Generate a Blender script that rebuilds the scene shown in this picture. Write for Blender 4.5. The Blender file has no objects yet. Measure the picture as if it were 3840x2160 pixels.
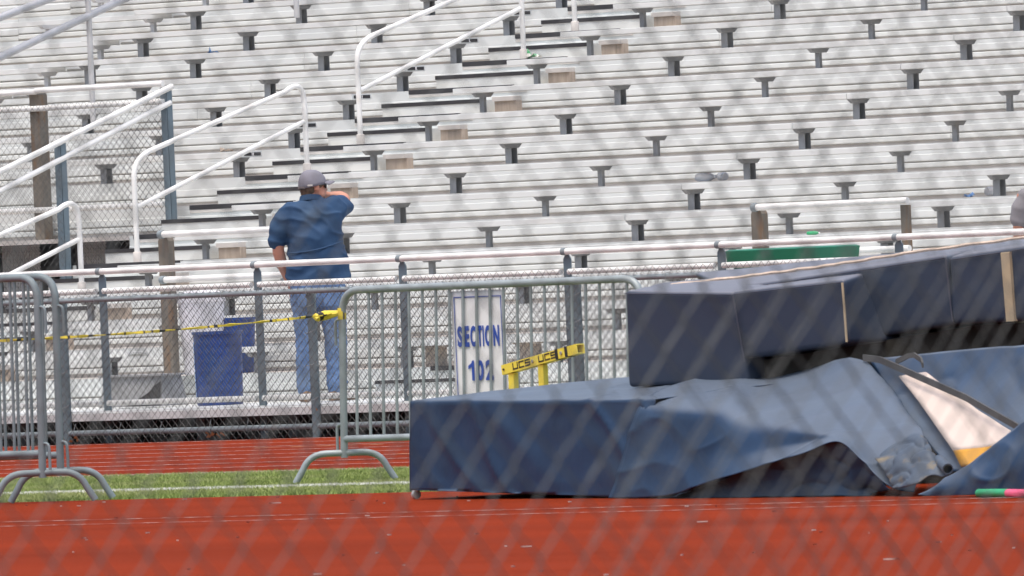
import bpy, bmesh, math, random
import numpy as np
from mathutils import Vector, Matrix, noise
random.seed(7); rng = np.random.default_rng(7)
S = bpy.context.scene
COL = S.collection

# ------------------------------------------------------------------ camera
TH, PIT, ROLL = 0.735068533, -0.00433924750, 0.0445
CAM = Vector((70.3118, -70.8276, 1.4866))
dv = Vector((-math.sin(TH)*math.cos(PIT), math.cos(TH)*math.cos(PIT), math.sin(PIT)))
rv = Vector((math.cos(TH), math.sin(TH), 0))
uv = rv.cross(dv)
r2 = rv*math.cos(ROLL) - uv*math.sin(ROLL)
u2 = rv*math.sin(ROLL) + uv*math.cos(ROLL)
cd = bpy.data.cameras.new('camera'); cam = bpy.data.objects.new('camera', cd); COL.objects.link(cam)
cam.matrix_world = Matrix(((r2.x, u2.x, -dv.x, CAM.x), (r2.y, u2.y, -dv.y, CAM.y), (r2.z, u2.z, -dv.z, CAM.z), (0, 0, 0, 1)))
cd.sensor_width = 36; cd.lens = 431.25; cd.clip_start = 0.5; cd.clip_end = 2000
cd.dof.use_dof = True; cd.dof.focus_distance = 96.0; cd.dof.aperture_fstop = 27.0
S.camera = cam

# ------------------------------------------------------------------ sky, sun, exposure
SUN_EL, SUN_DIR = math.radians(74), Vector((0.30, -0.95, 0)).normalized()
w = bpy.data.worlds.new('World'); S.world = w; w.use_nodes = True
nt = w.node_tree; bg = nt.nodes['Background']
sky = nt.nodes.new('ShaderNodeTexSky'); sky.sky_type = 'NISHITA'; sky.sun_disc = False
sky.sun_elevation = SUN_EL; sky.sun_rotation = math.atan2(SUN_DIR.x, SUN_DIR.y)
sky.air_density = 1.0; sky.dust_density = 6.0; sky.ozone_density = 0.6
nt.links.new(sky.outputs[0], bg.inputs[0]); bg.inputs[1].default_value = 0.15
sl = bpy.data.lights.new('sun', 'SUN'); sl.energy = 0.6; sl.angle = math.radians(38); sl.color = (1.0, 0.98, 0.95)
so = bpy.data.objects.new('sun', sl); COL.objects.link(so); so.location = (0, 0, 40)
sv = SUN_DIR*math.cos(SUN_EL) + Vector((0, 0, math.sin(SUN_EL)))
so.rotation_euler = (-sv).to_track_quat('-Z', 'Y').to_euler()
S.view_settings.view_transform = 'Standard'; S.view_settings.look = 'None'; S.view_settings.gamma = 1
S.view_settings.use_curve_mapping = False; S.view_settings.exposure = 0.82

# ------------------------------------------------------------------ materials
MATS = {}
def mat(name, col, rough=0.6, metal=0.0, var=0.0, vscale=3.0, stretch=(1, 1, 1), dirt=None, dscale=1.5, dlo=0.5, dhi=0.75, bump=0.0, bscale=40.0, spec=0.5, fine=0.0, coord='pos', trans=0.0, dust_sheen=None, sheen_amt=.6):
    m = bpy.data.materials.new(name); m.use_nodes = True; n = m.node_tree.nodes; L = m.node_tree.links
    b = n['Principled BSDF']; b.inputs['Roughness'].default_value = rough; b.inputs['Metallic'].default_value = metal
    b.inputs['Specular IOR Level'].default_value = spec
    if trans: b.inputs['Transmission Weight'].default_value = trans
    g = n.new('ShaderNodeNewGeometry'); mp = n.new('ShaderNodeMapping'); mp.inputs['Scale'].default_value = stretch
    L.new(g.outputs['Position'], mp.inputs['Vector'])
    base = n.new('ShaderNodeRGB'); base.outputs[0].default_value = (*col, 1); out = base.outputs[0]
    def nz(scale, detail=5):
        t = n.new('ShaderNodeTexNoise'); t.inputs['Scale'].default_value = scale; t.inputs['Detail'].default_value = detail
        L.new(mp.outputs[0], t.inputs['Vector']); return t
    def mul(amount, scale, src):
        t = nz(scale); r = n.new('ShaderNodeMapRange'); r.inputs['From Min'].default_value = 0.25; r.inputs['From Max'].default_value = 0.75
        r.inputs['To Min'].default_value = 1-amount; r.inputs['To Max'].default_value = 1+amount*0.6
        L.new(t.outputs[0], r.inputs[0]); v = n.new('ShaderNodeVectorMath'); v.operation = 'SCALE'
        L.new(src, v.inputs[0]); L.new(r.outputs[0], v.inputs['Scale']); return v.outputs[0]
    if var: out = mul(var, vscale, out)
    if fine: out = mul(fine, 90, out)
    if dirt:
        t = nz(dscale, 8); r = n.new('ShaderNodeMapRange'); r.inputs['From Min'].default_value = dlo; r.inputs['From Max'].default_value = dhi
        L.new(t.outputs[0], r.inputs[0]); mx = n.new('ShaderNodeMixRGB'); L.new(r.outputs[0], mx.inputs[0]); L.new(out, mx.inputs[1])
        mx.inputs[2].default_value = (*dirt, 1); out = mx.outputs[0]
    if dust_sheen:   # sky sheen and dust painted into upward faces as a paler colour
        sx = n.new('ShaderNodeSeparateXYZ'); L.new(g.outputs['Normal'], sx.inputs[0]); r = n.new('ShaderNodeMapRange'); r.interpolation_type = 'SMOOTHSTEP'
        r.inputs['From Min'].default_value = .45; r.inputs['From Max'].default_value = .95; r.inputs['To Max'].default_value = sheen_amt
        L.new(sx.outputs['Z'], r.inputs[0]); mx = n.new('ShaderNodeMixRGB'); L.new(r.outputs[0], mx.inputs[0]); L.new(out, mx.inputs[1]); mx.inputs[2].default_value = (*dust_sheen, 1); out = mx.outputs[0]
    L.new(out, b.inputs['Base Color'])
    if bump:
        t = nz(bscale, 4); bp = n.new('ShaderNodeBump'); bp.inputs['Strength'].default_value = bump; bp.inputs['Distance'].default_value = 0.01
        L.new(t.outputs[0], bp.inputs['Height']); L.new(bp.outputs[0], b.inputs['Normal'])
    MATS[name] = m; return m
mat('white_metal', (.635, .665, .65), .45, .0, .05, 1.6, (.5, 1, 3), (.56, .56, .54), 2.2, .64, .9)
mat('seat_metal', (.665, .685, .665), .42, .0, .06, 1.4, (.5, 1, 3), (.56, .54, .50), 3.0, .6, .85)
mat('tread_metal', (.56, .53, .49), .65, .0, .12, 5.0, (1, 1, 1), (.44, .40, .36), 4.0, .5, .75)
mat('white_pipe', (.77, .775, .745), .4, 0, .05, 4.0, (1, 1, 1), (.62, .55, .48), 5.0, .64, .88)
mat('galvanized', (.22, .26, .275), .55, .05, .14, 9.0, (1, 1, 1), (.19, .19, .18), 6.0, .62, .82, 0, 40, .3)
mat('galvanized_dark', (.15, .20, .22), .65, .0, .12, 7.0, (1, 1, 1), None, 1, .5, .7, 0, 40, .25)
mat('support_steel', (.27, .285, .295), .5, .1, .15, 6.0, (1, 1, 1), (.2, .175, .155), 5.0, .58, .8)
mat('pale_steel', (.52, .525, .52), .5, .1, .1, 6.0)
mat('rail_zinc', (.46, .47, .48), .4, .3, .12, 8.0)
mat('rust_post', (.175, .155, .125), .8, .0, .25, 6.0, (3, 3, .6), (.19, .12, .07), 5.0, .5, .7)
mat('post_grey', (.15, .20, .23), .65, .0, .12, 5.0, (1, 1, .6), None, 1, .5, .7, 0, 40, .25)
mat('wire', (.105, .108, .105), .75, .0, .12, 20.0, (1, 1, 1), None, 1, .5, .7, 0, 40, .15)
mat('near_wire', (.13, .135, .13), .95, .0, 0, 3, (1, 1, 1), None, 1, .5, .7, 0, 40, .0)
mat('strip_black', (.032, .032, .036), .8, 0, .25, 9.0)
mat('block_tan', (.42, .36, .30), .8, 0, .2, 9.0, (3, 3, .25), (.30, .25, .20), 8.0, .5, .75)
mat('block_cap', (.55, .53, .50), .75, 0, .1, 6.0)
mat('letter_white', (.8, .8, .8), .6)
mat('ground_dark', (.10, .09, .08), .9, 0, .3, 3.0)
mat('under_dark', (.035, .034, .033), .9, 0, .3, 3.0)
mat('under_grey', (.13, .13, .135), .8, 0, .2, 3.0)
mat('track_red', (.215, .0275, .0075), .95, 0, .28, .5, (.35, 1.6, 1), (.165, .023, .009), 1.1, .5, .76, .6, 120, .05, .4)
mat('track_red_near', (.22, .029, .0078), .95, 0, .28, .45, (.35, 1.6, 1), (.17, .026, .010), .9, .5, .76, .6, 110, .05, .45)
mat('line_white', (.50, .42, .40), .85, 0, .2, 14.0, (1, 1, 1), (.22, .05, .03), 16.0, .46, .60, .2, 120)
mat('line_faint', (.46, .36, .33), .85, 0, .2, 14.0, (1, 1, 1), (.2, .035, .015), 9.0, .44, .54, .2, 120)
mat('line_tan', (.62, .40, .22), .85, 0, .2, 14.0, (1, 1, 1), (.42, .08, .04), 6.0, .46, .6)
mat('turf', (.12, .16, .045), .9, 0, .3, 2.0, (1, 1, 1), (.16, .19, .07), 1.2, .45, .7)
mat('turf_blade', (.205, .27, .065), .75, 0, .3, 3.0, (1, 1, 1), (.30, .33, .13), .7, .42, .7)
mat('turf_line', (.80, .80, .76), .85, 0, .1, 30.0)
mat('kerb_pale', (.62, .52, .46), .8, 0, .15, 8.0)
mat('barrier_zinc', (.29, .335, .345), .45, .15, .16, 10.0, (1, 1, 1), (.20, .245, .225), 8.0, .55, .8)
mat('barrier_left_zinc', (.20, .25, .265), .55, .05, .16, 10.0, (1, 1, 1), (.17, .185, .18), 8.0, .58, .8, 0, 40, .3)
mat('sign_white', (.82, .82, .82), .5, 0, .04, 3.0, (1, 1, 1), (.66, .65, .65), 5.0, .64, .9)
mat('sign_blue', (.028, .075, .36), .5)
mat('tape_yellow', (.74, .58, .05), .5, 0, .1, 20.0)
mat('ucs_yellow', (.84, .71, .085), .35, 0, .05, 6.0)
mat('ucs_black', (.02, .02, .02), .5)
mat('bolt', (.45, .45, .43), .4, .5)
mat('mat_navy', (.036, .050, .078), .46, 0, .14, 1.6, (1, 1, 1), (.055, .067, .086), 1.4, .55, .85, .14, 14, .3, dust_sheen=(.16, .165, .19), sheen_amt=.9)  # tops paled in the colour for sky reflection and dust
mat('mat_top', (.20, .20, .26), .5, 0, .12, 1.6, (1, 1, 1), (.26, .25, .28), 1.4, .5, .8, .1, 14)
mat('tarp_blue', (.017, .042, .092), .45, 0, .4, 2.6, (1, 1, 1), (.036, .066, .112), 1.8, .5, .8, .2, 12, .22, dust_sheen=(.16, .19, .225), sheen_amt=.55)  # sky sheen on the tarpaulin's upward folds is painted as a paler tint
mat('tarp_under', (.030, .055, .095), .7, 0, .3, 4.0, (1, 1, 1), (.045, .06, .08), 2.5, .4, .7, 0, 40, .1)
mat('tarp_muddy', (.07, .095, .13), .6, 0, .3, 6.0, (1, 1, 1), (.20, .16, .09), 9.0, .55, .72, .1, 16, .35)
mat('mat_seam', (.05, .055, .08), .6)
mat('foam_dark', (.022, .021, .016), .9, 0, .2, 3.0)
mat('piping_tan', (.42, .34, .22), .8)
mat('rope_tan', (.62, .50, .40), .8, 0, .25, 40.0)
mat('panel_beige', (.58, .49, .43), .7, 0, .06, 5.0, (1, 1, 1), (.48, .41, .36), 3.0, .6, .85)
mat('panel_orange', (.55, .27, .02), .6, 0, .15, 7.0)
mat('strap_dark', (.075, .075, .072), .7, 0, .2, 10.0)
mat('pole_green', (.025, .33, .13), .4)
mat('pole_pink', (.72, .10, .20), .4)
mat('bin_blue', (.010, .052, .24), .4, 0, .18, 4.0, (1, 1, .5), (.018, .06, .18), 6.0, .5, .8)
mat('bin_pale_blue', (.25, .42, .72), .45, 0, .1, 4.0)
mat('bin_green', (.010, .16, .085), .45, 0, .12, 4.0)
mat('bin_grey', (.33, .34, .34), .6, 0, .15, 5.0)
mat('bin_black', (.03, .03, .03), .7)
mat('bucket_white', (.72, .71, .74), .5, 0, .08, 4.0, (3, 3, .5))
mat('skin', (.50, .235, .16), .55, 0, .08, 14.0)
mat('skin_dark', (.47, .22, .14), .55, 0, .08, 14.0)
mat('hair_brown', (.10, .058, .032), .7, 0, .45, 60.0, (1, 1, .4), None, 1, .5, .7, .6, 60)
mat('cap_grey', (.19, .19, .225), .85, 0, .1, 12.0, (1, 1, 1), (.15, .15, .17), 9.0, .5, .8, .12, 70)
mat('mesh_grey', (.16, .145, .14), .9, 0, .2, 30.0)
mat('shirt_blue', (.013, .052, .125), .8, 0, .15, 5.0, (1, 1, 1), (.028, .064, .115), 4.0, .5, .78, .15, 90)
mat('jeans', (.115, .21, .40), .85, 0, .3, 7.0, (1, 1, .6), (.19, .29, .45), 6.0, .5, .75, .25, 120)
mat('shoe_tan', (.22, .15, .10), .8, 0, .2, 20.0)
mat('shirt_grey', (.235, .23, .245), .85, 0, .12, 6.0, (1, 1, 1), None, 1, .5, .7, .1, 90)
mat('trouser_dark', (.06, .065, .08), .85)
mat('glasses', (.02, .02, .022), .2)
mat('clear_plastic', (.80, .82, .85), .15, 0, .1, 20.0, trans=.5)
mat('paper_green', (.10, .45, .20), .6, 0, .5, 30.0, (1, 1, 1), (.75, .75, .70), 25.0, .48, .52)
mat('paper_blue', (.10, .22, .45), .6)
mat('leaf_dry', (.36, .22, .10), .9, 0, .3, 30.0)
mat('net_white', (.72, .72, .72), .8)

# ------------------------------------------------------------------ mesh helpers
class MB:
    def __init__(s): s.v = []; s.f = []
    def add(s, vs, fs):
        o = len(s.v); s.v += [tuple(p) for p in vs]; s.f += [tuple(i+o for i in f) for f in fs]; return s
    def box(s, x0, x1, y0, y1, z0, z1):
        return s.add([(x, y, z) for x in (x0, x1) for y in (y0, y1) for z in (z0, z1)],
                     [(0, 1, 3, 2), (4, 6, 7, 5), (0, 4, 5, 1), (2, 3, 7, 6), (0, 2, 6, 4), (1, 5, 7, 3)])
    def hexa(s, c):   # 8 corners: bottom 4 (ccw from above), top 4
        return s.add(c, [(3, 2, 1, 0), (4, 5, 6, 7), (0, 1, 5, 4), (1, 2, 6, 5), (2, 3, 7, 6), (3, 0, 4, 7)])
    def obox(s, c, ax, ay, az):
        c, ax, ay, az = Vector(c), Vector(ax), Vector(ay), Vector(az)
        return s.add([c+ax*i+ay*j+az*k for i in (-1, 1) for j in (-1, 1) for k in (-1, 1)],
                     [(0, 1, 3, 2), (4, 6, 7, 5), (0, 4, 5, 1), (2, 3, 7, 6), (0, 2, 6, 4), (1, 5, 7, 3)])
    def tube(s, pts, r, n=8, caps=True):
        P = [Vector(p) for p in pts]; rs = r if isinstance(r, (list, tuple)) else [r]*len(P)
        ref = None; rings = []
        for i, p in enumerate(P):
            t = (P[min(i+1, len(P)-1)]-P[max(i-1, 0)]).normalized()
            if ref is None: ref = Vector((0, 0, 1)) if abs(t.z) < .9 else Vector((1, 0, 0))
            a = t.cross(ref).normalized(); b = a.cross(t).normalized(); ref = b
            rings.append([p + a*math.cos(2*math.pi*k/n)*rs[i] + b*math.sin(2*math.pi*k/n)*rs[i] for k in range(n)])
        return s.loft(rings, caps)
    def loft(s, rings, caps=True):
        n = len(rings[0]); vs = [p for R in rings for p in R]; fs = []
        for i in range(len(rings)-1):
            for k in range(n):
                a, b = i*n+k, i*n+(k+1) % n
                fs.append((a, b, b+n, a+n))
        if caps: fs.append(tuple(range(n-1, -1, -1))); fs.append(tuple((len(rings)-1)*n+k for k in range(n)))
        return s.add(vs, fs)
    def extr(s, poly, axis, a0, a1):  # poly of 2d points in the plane normal to axis ('x': (y,z), 'y': (x,z))
        n = len(poly)
        mk = (lambda q, a: (a, q[0], q[1])) if axis == 'x' else ((lambda q, a: (q[0], a, q[1])) if axis == 'y' else (lambda q, a: (q[0], q[1], a)))
        return s.loft([[mk(q, a0) for q in poly], [mk(q, a1) for q in poly]])
    def lathe(s, prof, c=(0, 0, 0), n=20):
        return s.loft([[(c[0]+r*math.cos(2*math.pi*k/n), c[1]+r*math.sin(2*math.pi*k/n), c[2]+z) for k in range(n)] for r, z in prof])
    def mesh(s, name, m, smooth=False):
        me = bpy.data.meshes.new(name); me.from_pydata(s.v, [], s.f); me.update()
        bm = bmesh.new(); bm.from_mesh(me); bmesh.ops.recalc_face_normals(bm, faces=bm.faces); bm.to_mesh(me); bm.free()
        if smooth:
            for p_ in me.polygons: p_.use_smooth = True
            me.set_sharp_from_angle(angle=math.radians(50))
        if m: me.materials.append(MATS[m])
        return me
    def build(s, name, m, parent=None, smooth=False, loc=(0, 0, 0)):
        return put(name, s.mesh(name, m, smooth), parent, loc)
def put(name, me, parent=None, loc=(0, 0, 0)):
    o = bpy.data.objects.new(name, me); COL.objects.link(o); o.location = loc
    if parent:
        o.parent = parent
        P = parent; off = Vector((0, 0, 0))
        while P: off += P.location; P = P.parent
        o.location = Vector(loc) - off
    return o
def tag(o, label=None, cat=None, group=None, kind=None):
    if label: o['label'] = label
    if cat: o['category'] = cat
    if group: o['group'] = group
    if kind: o['kind'] = kind
    return o
def thing(name, loc, label, cat, group=None):
    o = bpy.data.objects.new(name, None); COL.objects.link(o); o.location = loc; o.empty_display_size = .2
    return tag(o, label, cat, group)
def bevel(o, wd, seg=2):
    md = o.modifiers.new('b', 'BEVEL'); md.width = wd; md.segments = seg; md.limit_method = 'ANGLE'; return o
def text_mesh(txt, size, m, bold=0.0, depth=.002, squash=1.0):
    cu = bpy.data.curves.new('t', 'FONT'); cu.body = txt; cu.size = size; cu.offset = bold; cu.extrude = depth; cu.align_x = 'CENTER'
    o = bpy.data.objects.new('t', cu); COL.objects.link(o); dg = bpy.context.evaluated_depsgraph_get()
    me = bpy.data.meshes.new_from_object(o.evaluated_get(dg)); bpy.data.objects.remove(o)
    for v in me.vertices: v.co.x *= squash
    me.materials.clear(); me.materials.append(MATS[m]); return me
def chain(mb, o, ax, nx, nz, wd=.036, ht=.036, r=.0016, sides=3, phase=0, up=Vector((0, 0, 1)), jit=.0015, ztop=None):
    """zigzag strands of chain link mesh: origin o, horizontal direction ax"""
    o, ax = Vector(o), Vector(ax).normalized(); nrm = ax.cross(up).normalized()
    for i in range(nx):
        pts = []
        for k in range(nz+1):
            side = (k+i) % 2
            pts.append(o + ax*((i+side)*wd + (random.random()-.5)*jit*2) + up*(k*ht + (random.random()-.5)*jit) + nrm*(r if side else -r))
        if ztop: pts = [p for j, p in enumerate(pts) if p.z < ztop(p)]
        if len(pts) > 1: mb.tube(pts, r, sides, False)
    return mb

# ------------------------------------------------------------------ ground, track, turf
g = MB().add([(-400, -400, -.012), (400, -400, -.012), (400, 400, -.012), (-400, 400, -.012)], [(0, 1, 2, 3)]).build('ground', 'ground_dark'); tag(g, kind='structure')
def sheet(name, x0, x1, y0, y1, z, m, parent=None):
    return MB().add([(x0, y0, z), (x1, y0, z), (x1, y1, z), (x0, y1, z)], [(0, 1, 2, 3)]).build(name, m, parent)
far_track = tag(sheet('running_track', -60, 90, -12.15, -2.05, 0, 'track_red'), kind='structure')
near_track = tag(sheet('track_apron', -60, 90, -59.5, -17.75, 0.001, 'track_red_near'), kind='structure')
turf = tag(sheet('turf', -60, 90, -17.75, -12.15, -.004, 'turf'), kind='structure')
for k in range(9):
    y = -2.42 - 1.187*k
    sheet('lane_line', -60, 90, y-.028, y+.028, .004, 'line_white', far_track)
for (x0, x1, y) in ((12.2, 14.0, -8.35), (8.4, 9.6, -5.25), (16.3, 18.0, -8.9)):
    MB().add([(x0, y-.03, .0045), (x1, y+.07, .0045), (x1, y+.13, .0045), (x0, y+.03, .0045)], [(0, 1, 2, 3)]).build('exchange_mark', 'line_tan', far_track)
sheet('edge_line', -60, 90, -12.15, -12.02, .004, 'kerb_pale', far_track)
for y in (-21.75, -22.55):
    sheet('lane_line', -60, 90, y-.022, y+.022, .005, 'line_faint', near_track)
# turf blades: one mesh
def blades(name, n, x0, x1, y0, y1, m, hole=None):
    X = rng.uniform(x0, x1, n); Y = rng.uniform(y0, y1, n); A = rng.uniform(0, 2*np.pi, n); H = rng.uniform(.010, .026, n); W = rng.uniform(.0025, .005, n)
    lx, ly = rng.normal(0, .014, n), rng.normal(0, .014, n)
    v = np.zeros((n, 3, 3)); v[:, 0] = np.stack([X-np.cos(A)*W, Y-np.sin(A)*W, 0*X-.004], 1); v[:, 1] = np.stack([X+np.cos(A)*W, Y+np.sin(A)*W, 0*X-.004], 1)
    v[:, 2] = np.stack([X+lx, Y+ly, H], 1)
    me = bpy.data.meshes.new(name); me.from_pydata(v.reshape(-1, 3).tolist(), [], [(3*i, 3*i+1, 3*i+2) for i in range(n)]); me.materials.append(MATS[m])
    return put(name, me)
tag(blades('grass', 260000, 9, 25, -17.72, -12.2, 'turf_blade'), 'short green artificial grass between the two strips of red track', 'grass', kind='stuff')
tag(blades('sideline', 30000, 9, 25, -16.17, -16.03, 'turf_line'), 'white painted line of turf running along the green strip', 'line', kind='stuff')
# loose specks on the near apron
sp = MB()
for i in range(110):
    x = random.uniform(18, 46); y = -x*.98 + random.uniform(-3, 3) + 3.0
    if y > -17.9: continue
    a = random.uniform(0, 3.1); l = random.uniform(.005, .013)*(3 if random.random() < .08 else 1); wd = random.uniform(.003, .007)
    sp.obox((x, y, .006), (math.cos(a)*l, math.sin(a)*l, 0), (-math.sin(a)*wd, math.cos(a)*wd, 0), (0, 0, .003))
tag(sp.build('debris', 'line_faint'), 'pale flecks of debris scattered over the near red track', 'debris', kind='stuff')

# ------------------------------------------------------------------ grandstand
R, T, L0, YR = .2286, .70, .251, .06          # row rise, tread depth, walkway level, first riser plane
NR = 18
lev = lambda n: L0 + n*R                      # foot level n (0 = walkway)
ry = lambda n: YR + (n-1)*T                   # riser plane in front of foot level n
sy = lambda n: n*T                            # front edge of seat n
stand = thing('grandstand', (0, 0, 0), 'white aluminium grandstand with rows of bench seating', 'grandstand')
AX0, AX1 = -1.17, 0.0
xc = lambda n: 5.6 - .9*n*T                   # middle of what one sees of row n
_cache = {}
def plank(name, key, L, prof, m):
    k = (key, round(L, 2))
    if k not in _cache: _cache[k] = MB().extr(prof, 'x', 0, L).mesh(name, m)
    return _cache[k]
seat_prof = [(0, .004), (0, -.036), (.004, -.04), (.02, -.04), (.02, -.02), (.225, -.02), (.225, -.04), (.24, -.04), (.24, .0), (.2, .0), (.19, -.003), (.05, -.003), (.04, 0), (.006, .006)]
seat_prof = [(y, z-.006) for y, z in seat_prof]
ris_hi = [(0, .082), (-.008, .085), (-.010, .092), (-.010, .135), (-.004, .141), (-.004, .226), (.02, .226), (.02, .082)]
ris_lo = [(0, .028), (-.008, .031), (-.010, .038), (-.010, .064), (-.003, .071), (.02, .071), (.02, .028)]
kick = [(.004, -.02), (.004, .032), (.02, .032), (.02, -.02)]
tread_prof = [(0, -.036), (0, 0), (.325, 0), (.325, -.036), (.31, -.036), (.31, -.012), (.02, -.012), (.02, -.036)]
gap_prof = [(.012, .03), (.012, .2), (.019, .2), (.019, .03)]
def spans(n, joints):
    a, b = xc(n)-9.5, xc(n)+9.5
    e = [a]+[j for j in joints if a < j < b]+[b]
    return list(zip(e[:-1], e[1:]))
def cut(sp_, x0, x1):      # remove x0..x1 from spans
    o = []
    for a, b in sp_:
        if b <= x0 or a >= x1: o.append((a, b))
        else:
            if a < x0-.05: o.append((a, x0))
            if b > x1+.05: o.append((x1, b))
    return o
VX0, VX1, VY = -4.6, -1.25, 4.1               # the entrance well
SJ = [-16.4, -11.4, -6.4, 5.0, 9.9, 14.8]
RJ = [-13.5, -8.6, -3.72, 1.16, 6.05, 10.9, 15.8]
GAP = .004
for n in range(NR):
    y = sy(n)
    # seats
    ss = cut(spans(n, SJ), AX0, AX1)
    if n < 7: ss = cut(ss, VX0-1.2, AX0)
    if n == 0: ss = cut(ss, 2.1, 3.33)
    for a, b in ss:
        low = b <= -6.39
        b2 = b+.22 if low and b > -6.5 else b-GAP
        zz = lev(n)+.44 - (.036 if low else 0)
        put('seat_plank', plank('seat_plank', 'seat', b2-a-GAP, seat_prof, 'seat_metal'), stand, (a+GAP, y+(.26 if low and b > -6.5 else 0), zz))
    # risers between foot levels n and n+1, and foot level n+1
    rs = spans(n, RJ)
    if n < 6: rs = cut(rs, VX0, VX1)
    for a, b in rs:
        yy, z0 = ry(n+1), lev(n)
        dz = -.012 if b <= -6 else 0
        put('riser_plank', plank('riser_plank', 'hi', b-a-GAP, ris_hi, 'white_metal'), stand, (a+GAP, yy, z0+dz+random.uniform(-.002, .002)))
        put('riser_plank', plank('riser_plank', 'lo', b-a-GAP, ris_lo, 'white_metal'), stand, (a+GAP, yy+random.uniform(-.002, .002), z0+dz))
        put('riser_backing', plank('riser_backing', 'gap', b-a, gap_prof, 'tread_metal'), stand, (a, yy, z0))
        put('kick_strip', plank('kick_strip', 'kick', b-a-GAP, kick, 'tread_metal'), stand, (a+GAP, yy, z0))
    ts = spans(n, [j+1.1 for j in RJ])
    if n < 5: ts = cut(ts, VX0, VX1)
    for a, b in ts:
        for q in range(2):
            put('tread_plank', plank('tread_plank', 'tread', b-a-GAP, tread_prof, 'tread_metal'), stand, (a+GAP, ry(n+1)+.012+q*.34, lev(n+1)-.002))
# seat supports
def support_mesh(thick):
    g_ = MB().extr([(.0, 0), (.24, 0), (.20, -.036), (.045, -.036)], 'x', -.022, .022)
    if thick:
        p_ = MB().box(-.034, .034, .085, .092, -.26, -.036).box(-.034, -.027, .092, .155, -.26, -.036).box(-.034, .034, .155, .162, -.26, -.036)
    else:
        p_ = MB().box(-.026, .022, .105, .112, -.26, -.036).box(-.004, .003, .112, .16, -.26, -.036)
    return g_, p_
SM = {}
for th in (0, 1):
    for m in ('support_steel', 'pale_steel'):
        a, b = support_mesh(th); SM[th, m] = (b.mesh('seat_support', m), a.mesh('top_plate', m))
SX = [-18.7, -17.1, -15.5, -13.9, -12.3, -10.7, -9.15, -7.6, -6.28, -5.75, -4.45, -2.9, -1.33, .233, 1.792, 3.41, 5.02, 6.632, 8.23, 9.83, 11.43, 13.0, 14.6]
for n in range(NR):
    for i, x in enumerate(SX):
        if abs(x-xc(n)) > 8.2: continue
        if n < 7 and VX0-1.2 < x < AX0: continue
        if n == 0 and 2.1 < x < 3.3: continue
        m = 'pale_steel' if x < -6 else 'support_steel'
        a, b = SM[(0 if m == 'pale_steel' else (i % 2 == 0 or x < 0)), m]
        dz = -.036 if x < -6 else 0
        o = put('seat_support', a, stand, (x, sy(n)+.003, lev(n)+.44-.047+dz)); o.scale.z = 1
        put('top_plate', b, o, (x, sy(n)+.003, lev(n)+.44-.047+dz))
# aisle: strips on the noses, half steps, blocks, row letters
strip_t = MB().box(-1.19, 0.0, -.016, .03, -.034, .004).mesh('nosing_strip', 'strip_black')
half_b = MB().box(-1.19, -.02, .34, .688, .002, .110).mesh('half_step', 'white_metal')
half_s = MB().box(-1.192, -.018, .332, .38, .086, .120).mesh('nosing_strip', 'strip_black')
blk_b = MB().box(.06, .31, .40, .47, .0, .092).mesh('step_block', 'block_tan')
blk_c = MB().box(.05, .30, .38, .48, .093, .130).mesh('block_cap', 'block_cap')
lip = MB().box(-1.19, .17, -.013, .02, -.062, -.037).mesh('nosing_lip', 'block_cap')
for n in range(1, NR):
    if n >= 2 or True:
        put('nosing_strip', strip_t, stand, (0, ry(n), lev(n)))
        put('nosing_lip', lip, stand, (0, ry(n), lev(n)))
    o = put('half_step', half_b, stand, (0, ry(n), lev(n))); put('nosing_strip', half_s, o, (0, ry(n), lev(n)))
    o = put('step_block', blk_b, stand, (0, ry(n), lev(n))); put('block_cap', blk_c, o, (0, ry(n), lev(n)))
plate = MB().box(0, .004, .018, .222, -.036, -.008).mesh('row_plate', 'strip_black')
capend = MB().box(-.004, .006, -.004, .244, -.047, .002).mesh('seat_end_cap', 'white_metal')
for n in range(7, NR):
    put('seat_end_cap', capend, stand, (AX0, sy(n), lev(n)+.44))
    o = put('row_plate', plate, stand, (AX0+.0065, sy(n), lev(n)+.44))
    me = text_mesh('ABCDEFGHIJKLMNOPQR'[n], .036, 'letter_white', .0010, .001)
    me.transform(Matrix.Rotation(math.pi/2, 4, 'Z') @ Matrix.Rotation(math.pi/2, 4, 'X'))
    put('row_letter', me, o, (AX0+.0125, sy(n)+.12, lev(n)+.44-.0345))
# short front steps beside the man's walkway
o = put('front_step', MB().box(5.07, 6.25, -.30, .045, L0, .372).mesh('front_step', 'white_metal'), stand)
put('nosing_strip', MB().box(5.065, 6.255, -.308, -.26, .366, .392).mesh('nosing_strip', 'strip_black'), o)
put('nosing_strip', MB().box(5.34, 6.2, ry(1)-.018, ry(1)+.03, lev(1)-.03, lev(1)+.006).mesh('nosing_strip', 'strip_black'), stand)
for x in (5.24, 6.24):
    o = put('end_plate', MB().box(x, x+.14, .1, .2, lev(1), .63).mesh('end_plate', 'block_tan'), stand)
    put('top_plate', MB().extr([(x-.06, .66), (x+.2, .66), (x+.16, .632), (x-.02, .632)], 'y', .05, .22).mesh('top_plate', 'block_tan'), o)
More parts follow.
